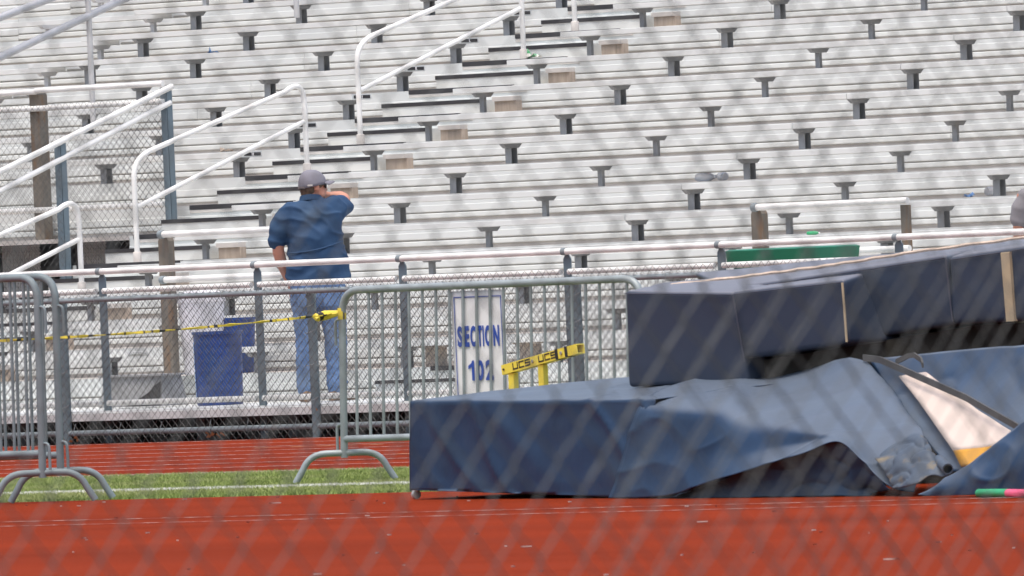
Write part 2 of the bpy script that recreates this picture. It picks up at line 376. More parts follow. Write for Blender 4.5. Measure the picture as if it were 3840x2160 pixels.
# walkway
for q in range(8):
    y0 = -1.955+q*.252
    for a, b in ((-8, -3.1), (-3.1, 1.8), (1.8, 6.7), (6.7, 11.6), (11.6, 17)):
        if q == 0: put('walkway_edge', plank('walkway_edge', 'wedge', b-a-GAP, [(0, -.065), (0, -.004), (.01, 0), (.02, 0), (.02, -.065)], 'white_metal'), stand, (a+GAP, -1.977, L0-.008))
        put('walkway_plank', plank('walkway_plank', 'walk', b-a-GAP, [(0, -.045), (0, 0), (.248, 0), (.248, -.045), (.235, -.045), (.235, -.01), (.012, -.01), (.012, -.045)], 'seat_metal'), stand, (a+GAP, y0, L0))
for i, x in enumerate(np.arange(-7.3, 17, .98)):
    put('walkway_leg', MB().box(-.045, .045, -.05, .05, 0, .235).mesh('walkway_leg', 'under_grey') if i == 0 else _leg, stand, (float(x), -1.62, 0))
    if i == 0: _leg = stand.children[-1].data if stand.children else None
    if i == 0:
        _leg = [c for c in stand.children if c.name.startswith('walkway_leg')][0].data
for x in (1.4, 4.6, 7.9, 11.2):
    put('cross_beam', MB().box(0, 1.1, 0, .08, .12, .232).mesh('cross_beam', 'under_grey'), stand, (x, -1.45, 0))
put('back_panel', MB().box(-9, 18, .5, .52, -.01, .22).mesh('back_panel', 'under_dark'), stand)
# inside of the entrance well
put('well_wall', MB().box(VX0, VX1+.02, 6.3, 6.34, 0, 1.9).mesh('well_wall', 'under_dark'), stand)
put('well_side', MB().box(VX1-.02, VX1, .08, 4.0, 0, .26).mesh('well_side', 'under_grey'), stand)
for x0, x1, z0, z1 in ((-2.95, -2.72, .2, 1.62), (-2.3, -2.1, .2, 1.62), (-1.75, -1.5, .2, 1.6)):
    put('well_column', MB().lathe([(.15, z0), (.15, z1)], ((x0+x1)/2, 4.75, 0), 16).mesh('well_column', 'under_grey', True), stand)
put('well_brace', MB().tube([(-2.9, 4.6, 1.15), (-2.15, 4.6, 1.62)], .03, 8).mesh('well_brace', 'under_grey'), stand)
put('well_brace', MB().tube([(-2.5, 4.6, 1.3), (-2.0, 4.6, .9)], .06, 8).mesh('well_brace', 'under_grey'), stand)
for x0, x1 in ((-3.6, -3.15), (-2.66, -2.36)):
    nb = MB()
    for k in range(int((x1-x0)/.03)): nb.box(x0+k*.03, x0+k*.03+.022, 4.42, 4.424, .6, 1.6)
    for k in range(34): nb.box(x0, x1, 4.425, 4.429, .6+k*.03, .6+k*.03+.02)
    tag(nb.build('well_netting', 'net_white', stand), kind='stuff')
# under-stand frames seen through the opening
for x in (-3.9, -.7):
    put('stringer', MB().add([], []).hexa([(x, .3, .0), (x+.1, .3, 0), (x+.1, 6, 0), (x, 6, 0), (x, .3, .2), (x+.1, .3, .2), (x+.1, 6, 1.9), (x, 6, 1.9)]).mesh('stringer', 'under_grey'), stand)

# ------------------------------------------------------------------ railings of the stand
def arc(p0, c, p1, n=5):    # quadratic bend
    p0, c, p1 = Vector(p0), Vector(c), Vector(p1)
    return [p0*(1-t)**2 + c*2*t*(1-t) + p1*t*t for t in [i/n for i in range(n+1)]]
def aisle_rail(n0, n1, label, x=-.58):
    y0, y1 = ry(n0)+.09, ry(n1)+.11; z0, z1 = lev(n0), lev(n1)
    t = thing('aisle_handrail', (x, y0, z0), label, 'handrail', 'white handrails in the aisle')
    sl_ = (z1-z0)/(y1-y0)
    za, zb = z0+.84, z1+.78
    path = [(x, y0, z0+.02), (x, y0, za-.16)] + arc((x, y0, za-.14), (x, y0, za+.02), (x, y0+.2, za+.02+.2*sl_), 6)
    path += arc((x, y1-.24, zb-.02-.2*sl_), (x, y1, zb+.05), (x, y1, zb-.2), 7) + [(x, y1, z1+.02)]
    MB().tube(path, .023, 10).build('top_rail', 'white_pipe', t, True)
    MB().tube([(x, y0+.02, z0+.46), (x, y1-.02, z1+.44)], .021, 10).build('middle_rail', 'white_pipe', t, True)
    for y_, z_ in ((y0, z0), (y1, z1)):
        MB().lathe([(.036, 0.004), (.036, .085), (.030, .09)], (x, y_, z_), 12).build('base_sleeve', 'block_cap', t, True)
aisle_rail(1, 4, 'white pipe handrail low in the aisle, beside the well of dark openings')
aisle_rail(5, 8, 'white pipe handrail in the aisle directly above the man in the cap')
aisle_rail(9, 12, 'white pipe handrail in the aisle beside the row letters K and L')
aisle_rail(13, 16, 'white pipe handrail high in the aisle, only its lower post showing')
# entrance well: sloping side fence and back fence
t = thing('well_fence', (-1.27, 4.07, lev(6)), 'white railing with chain link round the entrance well, grey and rusty posts', 'railing')
for y_, z0, z1 in ((4.07, 1.66, 2.86), (2.76, 1.2, 2.43), (1.4, .75, 1.97)):
    mb = MB().box(-1.30, -1.235, y_-.006, y_+.006, z0, z1).box(-1.30, -1.29, y_, y_+.07, z0, z1).box(-1.245, -1.235, y_, y_+.07, z0, z1)
    mb.build('post', 'post_grey', t)
sl_ = (2.852-2.206)/(4.119-2.066)
MB().tube([(-1.24, -.3, 2.206-sl_*2.366), (-1.24, 4.15, 2.866)], .026, 10).build('top_rail', 'white_pipe', t, True)
MB().tube([(-1.24, -.3, 2.008-sl_*2.35), (-1.24, 4.12, 2.73)], .024, 10).build('middle_rail', 'white_pipe', t, True)
for x0, x1, z in ((-5.5, -2.75, 2.885), (-2.75, -1.25, 2.892), (-5.5, -1.25, 2.74), (-5.5, -1.3, 1.875)):
    MB().tube([(x0, 4.05, z), (x1, 4.05, z)], .025, 10).build('back_rail', 'white_pipe', t, True)
for x in (-2.81, -5.3):
    MB().box(x-.055, x+.055, 4.085, 4.19, 1.62, 2.86).build('wooden_post', 'rust_post', t)
c1 = chain(MB(), (-5.4, 4.02, 1.84), (1, 0, 0), 115, 26, r=.0019)
tag(c1.build('wire_mesh', 'wire', t), kind='stuff')
ztop = lambda p: 2.008 + sl_*(p.y-2.054) + .02
c2 = chain(MB(), (-1.24, .5, .9), (0, 1, 0), 98, 56, r=.0019, ztop=ztop)
c2.v = [v for v in c2.v]
tag(c2.build('wire_mesh', 'wire', t), kind='stuff')
# far left galvanized stair rail
t = thing('stair_railing', (-4.2, 5.1, 3.0), 'grey galvanized twin-pipe stair railing at the far end of the rows', 'handrail')
for (y0, z0, y1, z1) in ((3.9, 3.26, 9.2, 4.56), (3.9, 2.85, 9.2, 4.46)):
    MB().tube([(-4.2, y0, z0), (-4.2, y1, z1)], .034, 12).build('rail', 'rail_zinc', t, True)
MB().tube([(-4.2, 6.24, 2.6), (-4.2, 6.24, 3.85)], .026, 10).build('post', 'pale_steel', t, True)
MB().tube([(-4.2, 8.9, 3.5), (-4.2, 8.9, 4.45)], .026, 10).build('post', 'pale_steel', t, True)

# guard railing along the walkway
GX = [-1.6, .2, 1.85, 3.515, 5.186, 6.713, 8.409, 9.958, 11.70, 13.4, 15.1]
t = thing('guard_railing', (6, -1.76, 0), 'white pipe guard railing along the walkway with flat grey posts and chain link', 'railing')
pm = MB().extr([(-.037, .0), (-.037, 1.285), (-.016, 1.318), (.016, 1.318), (.037, 1.285), (.037, 0)], 'y', -.006, .006).box(-.037, -.028, .006, .045, 0, 1.27).mesh('post', 'post_grey')
clamp = MB().lathe([(.029, -.02), (.029, .02)], (0, 0, 0), 12).mesh('clamp', 'galvanized', True); clamp.transform(Matrix.Rotation(math.pi/2, 4, 'Y'))
for x in GX:
    o = put('post', pm, t, (x, -1.72, 0)); put('clamp', clamp, o, (x, -1.752, 1.342))
for a, b in zip(GX[:-1], GX[1:]):
    MB().tube([(a, -1.752, 1.342), (b, -1.752, 1.342)], .0245, 12).build('top_rail', 'white_pipe', t, True)
    MB().tube([(a+.04, -1.755, 1.188), (b-.04, -1.755, 1.188)], .0225, 12).build('middle_rail', 'white_pipe', t, True)
    MB().tube([(a+.04, -1.755, .31), (b-.04, -1.755, .31)], .0225, 12).build('bottom_rail', 'white_pipe', t, True)
c1 = chain(MB(), (-1.4, -1.79, .27), (1, 0, 0), 440, 26, r=.0023, jit=.003)
tag(c1.build('wire_mesh', 'wire', t), kind='stuff')

# rusty-post railing pieces at the back of the walkway
for xa, xb, lb in ((2.66, 4.13, 'short white railing on a rusty post behind the man and blue bins'), (8.93, 10.42, 'short white railing on a rusty post behind the green bin')):
    t = thing('landing_railing', (xa, -.1, L0), lb, 'railing')
    MB().extr([(xa-.055, L0), (xa-.055, 1.56), (xa-.04, 1.59), (xa+.04, 1.59), (xa+.055, 1.56), (xa+.055, L0)], 'y', -.12, -.05).build('rusty_post', 'rust_post', t)
    MB().box(xb-.04, xb+.04, -.13, -.1, L0, 1.58).box(xb-.04, xb-.03, -.1, -.05, L0, 1.58).build('end_post', 'rust_post', t)
    for z in (1.612, 1.25):
        MB().tube([(xa+.02, -.16, z), (xb+.06, -.16, z)], .026, 12).build('rail', 'white_pipe', t, True)
        MB().tube([(xa+.0, -.16, z), (xa+.045, -.16, z)], .033, 12).build('clamp', 'galvanized', t, True)

# ------------------------------------------------------------------ grey fence at the track edge
FX = [-4.82, -2.1, .62, 3.333, 6.0, 8.733, 11.45, 14.2, 16.9]
YF = -2.0
t = thing('track_fence', (6, YF, 0), 'low grey chain link fence on round pipes along the red track', 'fence')
fp = MB().lathe([(.036, 0), (.036, 1.07), (.042, 1.07), (.042, 1.115), (.02, 1.14)], (0, 0, 0), 14).mesh('post', 'galvanized_dark', True)
for x in FX: put('post', fp, t, (x, YF+.005, 0))
for a, b in zip(FX[:-1], FX[1:]):
    MB().tube([(a, YF-.045, 1.125), (b, YF-.045, 1.125)], .0215, 12).build('top_rail', 'galvanized', t, True)
    MB().tube([(a+.03, YF, .085), (b-.03, YF, .085)], .0225, 12).build('bottom_rail', 'galvanized', t, True)
c1 = chain(MB(), (-4.8, YF-.06, .0), (1, 0, 0), 600, 32, r=.0025, jit=.0025)
tag(c1.build('wire_mesh', 'wire', t), kind='stuff')
tie = MB().tube([(0, .012, -.034), (.004, -.032, -.02), (0, -.036, .015), (-.004, -.01, .032), (.01, .03, .02)], .0028, 5).mesh('tie_wire', 'barrier_zinc', True)
tie2 = MB().tube([(0, .012, -.03), (.0, -.034, -.02), (0.004, -.034, .02), (.012, -.02, .075)], .0026, 5).mesh('tie_wire', 'barrier_zinc', True)
for x in np.arange(-.4, 15, .46):
    put('tie_wire', tie, t, (float(x)+random.uniform(-.05, .05), YF-.035, 1.125)); put('tie_wire', tie2, t, (float(x)+.2+random.uniform(-.08, .08), YF, .085))
for x in (3.333, 6.0, 8.733, 11.45):
    for z in (.28, .55, .8, 1.0):
        MB().tube([(x-.05, YF-.035, z), (x, YF-.052, z+.004), (x+.03, YF-.04, z+.012), (x+.075, YF-.045, z+.03)], .0028, 5).build('tie_wire', 'barrier_zinc', t, True)
# dry leaves caught at the fence foot
for i, (x, z) in enumerate(((4.95, .02), (5.02, .03), (5.1, .015), (3.42, .015), (3.5, .02), (6.05, .19))):
    lf = MB()
    for q in range(3):
        a = random.uniform(0, 6.28); l = .035; c = Vector((x+random.uniform(-.04, .04), YF-.09, z+.012*q+.006))
        lf.add([c, c+Vector((l*math.cos(a), -.01, l*.6)), c+Vector((l*1.6*math.cos(a), .0, l*.3)), c+Vector((l*math.cos(a), .01, -.004))], [(0, 1, 2, 3)])
    tag(lf.build('dry_leaves', 'leaf_dry'), 'curled brown dry leaves caught at the foot of the grey fence', 'leaves', 'dry leaves along the fence')

# ------------------------------------------------------------------ crowd barriers
def barrier(xr, y, L, H, label, zinc, footdir, hook_left=True, left_end=True, zrail=.27, lean=.04, group='steel crowd barriers'):
    """xr: right end, runs to the left by L along X"""
    xl = xr-L
    t = thing('crowd_barrier', ((xl+xr)/2, y, 0), label, 'barrier', group)
    rr = .15
    path = [(xl, y, .155), (xl, y, H-rr)] + arc((xl, y, H-rr), (xl, y, H), (xl+rr, y, H), 7) + arc((xr-rr, y, H), (xr, y, H), (xr, y, H-rr), 7) + [(xr, y, .155)]
    lx = lambda z: lean*(z-.85)
    path = [(p_[0]+lx(p_[2]), p_[1], p_[2]) for p_ in path]
    MB().tube(path, .0235, 12).build('frame', zinc, t, True)
    MB().tube([(xl+lx(zrail), y, zrail), (xr+lx(zrail), y, zrail)], .0215, 12).build('bottom_rail', zinc, t, True)
    n = int(round(L/.1123)); bar = MB().tube([(lx(zrail), 0, zrail), (lx(H), 0, H-.012)], .0095, 8).mesh('bar', zinc, True)
    for k in range(1, n):
        x = xl + L*k/n; o = put('bar', bar, t, (x, y, 0))
    fd = Vector(footdir).normalized()
    for x in (xl, xr):
        c = Vector((x+lx(.185), y, 0)); hl = .31
        pts = [c-fd*hl+Vector((0, 0, .008))] + arc(c-fd*(hl-.05)+Vector((0, 0, .09)), c-fd*(hl-.09)+Vector((0, 0, .185)), c-fd*(hl-.20)+Vector((0, 0, .185)), 6)
        pts += arc(c+fd*(hl-.20)+Vector((0, 0, .185)), c+fd*(hl-.09)+Vector((0, 0, .185)), c+fd*(hl-.05)+Vector((0, 0, .09)), 6) + [c+fd*hl+Vector((0, 0, .008))]
        MB().tube(pts, .0205, 12).build('foot', zinc, t, True)
    sx = -1 if hook_left else 1; x0 = xl if hook_left else xr
    for z in (H-.18, .36):
        xh = x0+lx(z); MB().tube([(xh, y, z)] + arc((xh+sx*.03, y, z), (xh+sx*.06, y, z), (xh+sx*.06, y, z-.03), 4) + [(xh+sx*.062, y, z-.16)], .009, 8).build('hook', zinc, t, True)
    return t
FD = (rv.x, rv.y, 0)
barrier(21.115, -15.263, 2.47, 1.19, 'pale steel crowd barrier carrying the SECTION 102 sign', 'barrier_zinc', FD, True)
barrier(18.84, -18.15, 2.4, 1.36, 'grey steel crowd barrier, front one of the overlapping pair beside the mats', 'barrier_left_zinc', FD, False, zrail=.30, lean=.02)
barrier(18.65, -17.80, 2.4, 1.36, 'grey steel crowd barrier, rear one of the overlapping pair beside the mats', 'barrier_left_zinc', FD, False, zrail=.28, lean=.02)

# section sign, hung behind the bars
t = thing('section_sign', (19.8, -15.243, .4), 'white SECTION 102 sign with blue letters behind barrier bars', 'sign')
x0, x1 = 19.555, 19.993; zc = 1.155
sg = MB()
nx, nz = 12, 24
vs = []; fs = []
for i in range(nx+1):
    for k in range(nz+1):
        x = x0+(x1-x0)*i/nx; z = .37+(zc-.37)*k/nz
        vs.append((x, -15.244+.0012*math.sin(9*x+3*z)+.001*math.sin(14*z), z))
for i in range(nx):
    for k in range(nz):
        a = i*(nz+1)+k; fs.append((a, a+nz+1, a+nz+2, a+1))
o = sg.add(vs, fs).build('panel', 'sign_white', t, True); md = o.modifiers.new('s', 'SOLIDIFY'); md.thickness = .003; md.offset = 1
def frame_line(mb, xa, xb, za, zb, wd, y):
    mb.box(xa, xb, y, y+.001, zb-wd, zb).box(xa, xa+wd, y, y+.001, za, zb-wd).box(xb-wd, xb, y, y+.001, za, zb-wd)
fl = MB(); frame_line(fl, x0+.025, x1-.022, .375, zc-.035, .0055, -15.2535); fl.build('border', 'sign_blue', t)
LETTERS = [('S', 19.6, 19.6403, 0.812), ('E', 19.6611, 19.6978, 0.812), ('C', 19.7075, 19.754, 0.812), ('T', 19.7686, 19.8028, 0.812), ('I', 19.8089, 19.8187, 0.812), ('O', 19.8285, 19.881, 0.812), ('N', 19.8969, 19.9458, 0.812), ('0', 19.7479, 19.8053, 0.604), ('2', 19.8212, 19.8847, 0.604)]
for txt, xa, xb, z in LETTERS:
    me = text_mesh(txt, .2, 'sign_blue', .0085, .0005); ht_ = .128 if z > .7 else .124
    xs = [v.co.x for v in me.vertices]; ys = [v.co.y for v in me.vertices]
    for v in me.vertices: v.co.x = (v.co.x-(min(xs)+max(xs))/2)*(xb-xa)/(max(xs)-min(xs)); v.co.y = (v.co.y-min(ys))*ht_/(max(ys)-min(ys))
    me.transform(Matrix.Rotation(math.pi/2, 4, 'X'))
    put('letter', me, t, ((xa+xb)/2, -15.2545, z))
MB().extr([(.030, 0), (.050, 0), (.050, .124), (.036, .124), (.026, .106), (.002, .092), (.002, .070), (.030, .084)], 'y', -15.2550, -15.2540).build('letter', 'sign_blue', t, False, (19.6774, 0, .604))

# caution tape
def tape_mat():
    m = MATS['tape_yellow']; n = m.node_tree.nodes; L = m.node_tree.links; b = n['Principled BSDF']
    g = n.new('ShaderNodeNewGeometry'); sx = n.new('ShaderNodeSeparateXYZ'); L.new(g.outputs['Position'], sx.inputs[0])
    v = n.new('ShaderNodeTexNoise'); v.noise_dimensions = '1D'; v.inputs['Scale'].default_value = 16.0; v.inputs['Detail'].default_value = 2.0
    L.new(sx.outputs['Y'], v.inputs['W'])
    r = n.new('ShaderNodeMapRange'); r.inputs['From Min'].default_value = .57; r.inputs['From Max'].default_value = .60; L.new(v.outputs[0], r.inputs[0])
    mx = n.new('ShaderNodeMixRGB'); L.new(r.outputs[0], mx.inputs[0]); src = b.inputs['Base Color'].links[0].from_socket
    L.new(src, mx.inputs[1]); mx.inputs[2].default_value = (.02, .02, .02, 1); L.new(mx.outputs[0], b.inputs['Base Color'])
tape_mat()
A, B = Vector((18.64, -15.30, 1.045)), Vector((18.35, -18.2, .985))
tp = MB(); rings = []
N = 90
for i in range(N+1):
    s = i/N; p_ = A.lerp(B, s); p_.z -= .02*math.sin(math.pi*s); wd = .0075 + .012*max(0, 1-s/.10) + .002*math.sin(i*1.7); a = 1.0*math.sin(i*.35)+.5
    u_ = Vector((0, 0, 1)); k_ = Vector((.7, -.1, 0))
    ax = u_*math.cos(a)+k_*math.sin(a); bx = k_*math.cos(a)-u_*math.sin(a)
    rings.append([p_+ax*wd+bx*.003, p_+ax*wd-bx*.003, p_-ax*wd-bx*.003, p_-ax*wd+bx*.003])
tp.loft(rings)
tp.lathe([(.026, -.035), (.028, -.01), (.027, .02), (.026, .036)], (18.65, -15.263, 1.045), 12)
tp.tube([(18.66, -15.31, 1.05), (18.60, -15.36, 1.04), (18.58, -15.42, 1.03), (18.615, -15.44, 1.015)], [.018, .03, .026, .012], 8)
tag(tp.build('caution_tape', 'tape_yellow'), 'twisted yellow and black caution tape stretched between crowd barriers', 'tape')

# ------------------------------------------------------------------ yellow beam
t = thing('equipment_stand', (21.9, -17.2, 0), 'yellow square-tube stand marked UCS standing behind the blue tarpaulin', 'stand')
P0, P1 = Vector((21.675, -17.12, .690)), Vector((22.42, -17.28, .803))
ax = (P1-P0).normalized(); az = Vector((0, 0, 1)); az = (az-ax*az.dot(ax)).normalized(); ay = az.cross(ax)
hw = .029; mb = MB(); c = (P0+P1)/2; Lh = (P1-P0).length/2
for s_ in (-1, 1):
    mb.obox(c+ay*s_*(hw-.003), ax*Lh, ay*.003, az*hw); mb.obox(c+az*s_*(hw-.003), ax*Lh, ay*(hw-.006), az*.003)
mb.build('beam', 'ucs_yellow', t)
MB().obox(P0+ax*.004, ax*.003, ay*(hw-.006), az*(hw-.006)).build('end_cap', 'ucs_yellow', t)
for s_ in (.06, .455):
    q = P0+ax*(s_*Lh*2+.03); MB().box(q.x-.021, q.x+.021, q.y-.021, q.y+.021, .012, q.z-hw-.001).build('leg', 'ucs_yellow', t)
MB().box(21.6, 22.2, -17.22, -17.10, 0.002, .012).build('base_plate', 'ucs_yellow', t)
for s_ in (.735, .86):
    q = P0+ax*(s_*Lh*2); mb = MB()
    for k in (-1, 1):
        mb.obox(q+ay*k*(hw+.0012), ax*.013, ay*.0012, az*(hw+.0024)); mb.obox(q+az*k*(hw+.0012), ax*.013, ay*hw, az*.0012)
    mb.build('band', 'ucs_black', t)
front = -ay if (-ay).dot(CAM-c) > 0 else ay
for s_, r_ in ((.035, .007), (.42, .010), (.80, .011)):
    q = P0+ax*(s_*Lh*2)+front*(hw+.003)
    MB().tube([q, q+front*.005], r_, 10).build('bolt', 'ucs_black' if s_ < .1 else 'bolt', t, True)
def ucs(s0):
    mb = MB(); h, wd, th = .032, .045, .0042
    def stroke(a, b):
        a, b = Vector(a), Vector(b); dd = (b-a); ln = dd.length; dd.normalize(); pp = Vector((-dd.y, dd.x))
        f3 = lambda v: ax*v.x*1.0 + az*v.y
        m_ = (a+b)/2
        mb.obox(P0+ax*s0+front*(hw+.001)+ax*m_.x+az*(m_.y-.014), f3(dd)*(ln/2+th), f3(pp)*th, front*.0008)
    x = 0
    for seg in ([(0, 1, 0, 0), (0, 0, 1, 0), (1, 0, 1, 1)], [(1, 1, 0, 1), (0, 1, 0, 0), (0, 0, 1, 0)], [(1, 1, 0, 1), (0, 1, 0, .5), (0, .5, 1, .5), (1, .5, 1, 0), (1, 0, 0, 0)]):
        for a0, b0, a1, b1 in seg: stroke((x+a0*wd, b0*h), (x+a1*wd, b1*h))
        x += wd+.018
    return mb
for s0 in (.12, .385): ucs(s0).build('lettering', 'ucs_black', t)

# ------------------------------------------------------------------ landing mats and tarpaulin
O = Vector((22.877, -19.33, 0)); ex = Vector((.9515, -.3075, 0)).normalized(); ey = Vector((-ex.y, ex.x, 0))
Mp = lambda u, b, z: O+ex*u+ey*b+Vector((0, 0, z))
def soft(mb, name, m, parent, bev=.035, amp=.012, sub=4, scale=2.2, loc=(0, 0, 0)):
    me = mb.mesh(name, m); bm = bmesh.new(); bm.from_mesh(me)
    bmesh.ops.bevel(bm, geom=list(bm.edges), offset=bev, segments=3, affect='EDGES', profile=.6)
    bmesh.ops.subdivide_edges(bm, edges=[e for e in bm.edges if e.calc_length() > .25], cuts=sub, use_grid_fill=True)
    bm.normal_update()
    for v in bm.verts:
        n_ = noise.noise(v.co*scale)*amp + noise.noise(v.co*scale*2.7)*amp*.5; v.co += v.normal*n_
    bm.to_mesh(me); bm.free()
    for p_ in me.polygons: p_.use_smooth = True
    return put(name, me, parent)
# lower mat, under the tarpaulin
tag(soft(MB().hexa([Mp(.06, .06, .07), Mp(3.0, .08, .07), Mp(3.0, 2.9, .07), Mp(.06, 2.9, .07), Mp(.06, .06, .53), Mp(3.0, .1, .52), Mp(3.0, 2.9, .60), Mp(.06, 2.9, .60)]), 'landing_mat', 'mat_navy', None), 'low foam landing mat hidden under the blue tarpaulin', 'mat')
# upper mats
t = thing('landing_mat', (25.0, -18.8, .6), 'dark blue upper landing mat with a tan piped corner, stacked on the tarpaulin', 'mat', 'stacked upper mats')
YA = -19.2
A_ = [(24.49, .625, 1.146), (25.33, .615, 1.115), (26.12, .80, 1.155)]
left = MB().hexa([(24.485, YA, .60), (25.375, YA, .60), (25.375, YA+1.2, .60), (24.0, YA+1.2, .60), (24.50, YA, 1.146), (25.33, YA-.04, 1.112), (25.33, YA+1.2, 1.236), (23.7, YA+1.2, 1.172)])
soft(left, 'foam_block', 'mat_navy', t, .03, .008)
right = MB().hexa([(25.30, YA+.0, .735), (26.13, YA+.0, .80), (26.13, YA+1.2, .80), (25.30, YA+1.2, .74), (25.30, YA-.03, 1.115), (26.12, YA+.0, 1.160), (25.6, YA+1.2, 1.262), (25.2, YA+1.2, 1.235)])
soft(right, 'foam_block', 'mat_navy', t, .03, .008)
MB().tube([(26.125, YA-.012, .81), (26.12, YA-.014, 1.0), (26.112, YA-.012, 1.14)], .007, 6).build('piping', 'piping_tan', t, True)
a_mat = t
t = thing('landing_mat', (26.6, -18.2, .8), 'dark blue inclined landing mat with a tan vertical strap', 'mat', 'stacked upper mats')
YB = -18.88
B_ = MB().hexa([(25.0, YB, .715), (26.64, YB, .883), (26.64, YB+1.4, .90), (24.0, YB+1.4, .74), (25.0, YB, 1.142), (26.60, YB, 1.270), (25.75, YB+1.4, 1.318), (23.5, YB+1.4, 1.218)])
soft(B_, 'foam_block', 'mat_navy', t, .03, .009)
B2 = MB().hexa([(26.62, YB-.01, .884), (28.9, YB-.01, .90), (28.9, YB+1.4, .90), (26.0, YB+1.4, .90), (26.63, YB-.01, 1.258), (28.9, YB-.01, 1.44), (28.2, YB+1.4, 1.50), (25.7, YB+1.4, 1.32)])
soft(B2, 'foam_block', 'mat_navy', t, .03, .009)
MB().hexa([(27.03, YB-.034, .888), (27.088, YB-.034, .888), (27.088, YB+.02, .888), (27.03, YB+.02, .888), (27.012, YB-.034, 1.265), (27.072, YB-.034, 1.268), (27.072, YB+.02, 1.285), (27.012, YB+.02, 1.285)]).build('strap', 'piping_tan', t)
for a_, b_ in (((24.5, YA-.012, 1.128), (25.33, YA-.048, 1.098)), ((25.34, YA-.045, 1.10), (26.1, YA-.012, 1.142)), ((25.335, YA-.045, 1.09), (25.37, YA-.012, .72))):
    MB().tube([a_, b_], .0045, 6).build('seam', 'mat_seam', a_mat, True)
for a_, b_ in (((25.05, YB-.012, 1.125), (26.59, YB-.012, 1.252)), ((26.64, YB-.022, 1.24), (28.85, YB-.022, 1.42)), ((26.60, YB-.016, 1.25), (26.63, YB-.016, .9)), ((27.7, YB-.022, 1.33), (27.72, YB-.022, .91))):
    MB().tube([a_, b_], .0045, 6).build('seam', 'mat_seam', t, True)
# dark foam core and pallet in the gap under the upper mats
fc = MB().hexa([(25.40, YA+.12, .58), (26.62, YB+.15, .58), (26.62, YB+1.3, .58), (25.0, YB+1.3, .58), (25.40, YA+.12, .725), (26.62, YB+.15, .868), (26.62, YB+1.3, .868), (25.0, YB+1.3, .725)])
fc.hexa([(26.62, YB+.15, .58), (29.3, YB+.15, .58), (29.3, YB+1.3, .58), (26.62, YB+1.3, .58), (26.62, YB+.15, .872), (29.3, YB+.15, .892), (29.3, YB+1.3, .892), (26.62, YB+1.3, .872)])
tag(fc.build('foam_core', 'foam_dark'), 'dark exposed foam in the gap beneath the upper mats', 'foam')
tag(MB().hexa([(25.6, YB+.2, .004), (28.9, YB+.1, .004), (28.9, YB+1.4, .004), (25.0, YB+1.4, .004), (25.6, YB+.2, .578), (28.9, YB+.1, .578), (28.9, YB+1.4, .578), (25.0, YB+1.4, .578)]).build('pallet', 'foam_dark'), 'dark pallet base standing under the stacked mats', 'pallet')
# rope
pts = [(24.18, -18.9, 1.142), (24.138, -18.4, 1.160), (24.83, -18.4, 1.2), (25.366, -18.4, 1.237), (25.955, -18.4, 1.29), (26.757, -18.4, 1.345), (27.9, -18.4, 1.44)]
rp = []
for a, b in zip(pts[1:-1], pts[2:]):
    for k in range(8): rp.append(Vector(a).lerp(Vector(b), k/8)+Vector((0, 0, .003*math.sin(k*1.9))))
tag(MB().tube(rp, .010, 6).build('rope', 'rope_tan', None, True), 'pale tan rope laid along the top of the upper mats', 'rope')

def interp(tab, u):
    if u <= tab[0][0]: return tab[0][1:]
    for a, b in zip(tab[:-1], tab[1:]):
        if u <= b[0]:
            s = (u-a[0])/(b[0]-a[0]); s = s*s*(3-2*s); return tuple(p_*(1-s)+q*s for p_, q in zip(a[1:], b[1:]))
    return tab[-1][1:]
# u: front foot b | ridge b,z | edge b,z | back b,z
TAB = [(0.0, .02, .03, .30, .05, .560, 1.7, .635),
       (2.0, .01, .025, .28, .05, .545, 1.7, .625),
       (3.0, -.02, .01, .26, .06, .545, 1.6, .62)]
def tarp_pt(u, t_):
    fb, rb, rz, eb, ez, bb, bz = interp(TAB, u)
    if t_ < 1: p_ = (fb+(rb-fb)*t_, .004+(rz-.004)*t_)
    elif t_ < 2: s = t_-1; p_ = (rb+(eb-rb)*s, rz+(ez-rz)*s)
    elif t_ < 3: s = t_-2; p_ = (eb+(bb-eb)*s, ez+(bz-ez)*(1-(1-s)**1.6))
    else: s = t_-3; p_ = (bb+.06*s, bz*(1-s)+.004*s)
    q = Vector((u, p_[0], p_[1]))
    wgt = min(1, max(0, (u-.3)/1.5)); k = .009+.004*wgt
    if u < .25: k *= .3
    d1 = noise.noise(Vector((u*1.5+q.z*2.2, q.z*1.6-u*.9+q.y, 3.1)))*k*1.1
    rg = 1-abs(noise.noise(Vector((u*1.9+q.z*2.6+q.y*1.2, q.z*1.5-q.y*1.5, 9.7))))*2
    d2 = max(0, rg)**4*k*1.9
    d3 = noise.noise(Vector((u*5, q.y*5+q.z*8, 1.0)))*k*.25
    if .08 < q.z:
        q.y -= (d1+d2+d3)*(.9 if t_ < 2 else .1); q.z += (d1+d2+d3)*(.15 if t_ < 1 else .7)
    elif t_ < 1: q.y -= (d1+d2)*.6
    if u < 2.6 and q.z < .1 and t_ < 1: q.z = max(q.z, .055*(1-u/2.6)+.004) 
    return q
def tarp_sheet(name, us, ts, m, off=0.0, thick=.004, parent=None):
    vs = []; fs = []
    for u in us:
        for t_ in ts:
            q = tarp_pt(u, t_); vs.append(Mp(q.x, q.y-off, q.z+off))
    n = len(ts)
    for i in range(len(us)-1):
        for k in range(n-1): a = i*n+k; fs.append((a, a+n, a+n+1, a+1))
    o = MB().add(vs, fs).build(name, m, parent)
    for p_ in o.data.polygons: p_.use_smooth = True
    md = o.modifiers.new('s', 'SOLIDIFY'); md.thickness = thick; md.offset = 0
    return o
us = [i*.035 for i in range(0, 79)]
ts = [i/14 for i in range(14)]+[1+i/18 for i in range(18)]+[2+i/16 for i in range(16)]+[3, 3.5, 4]
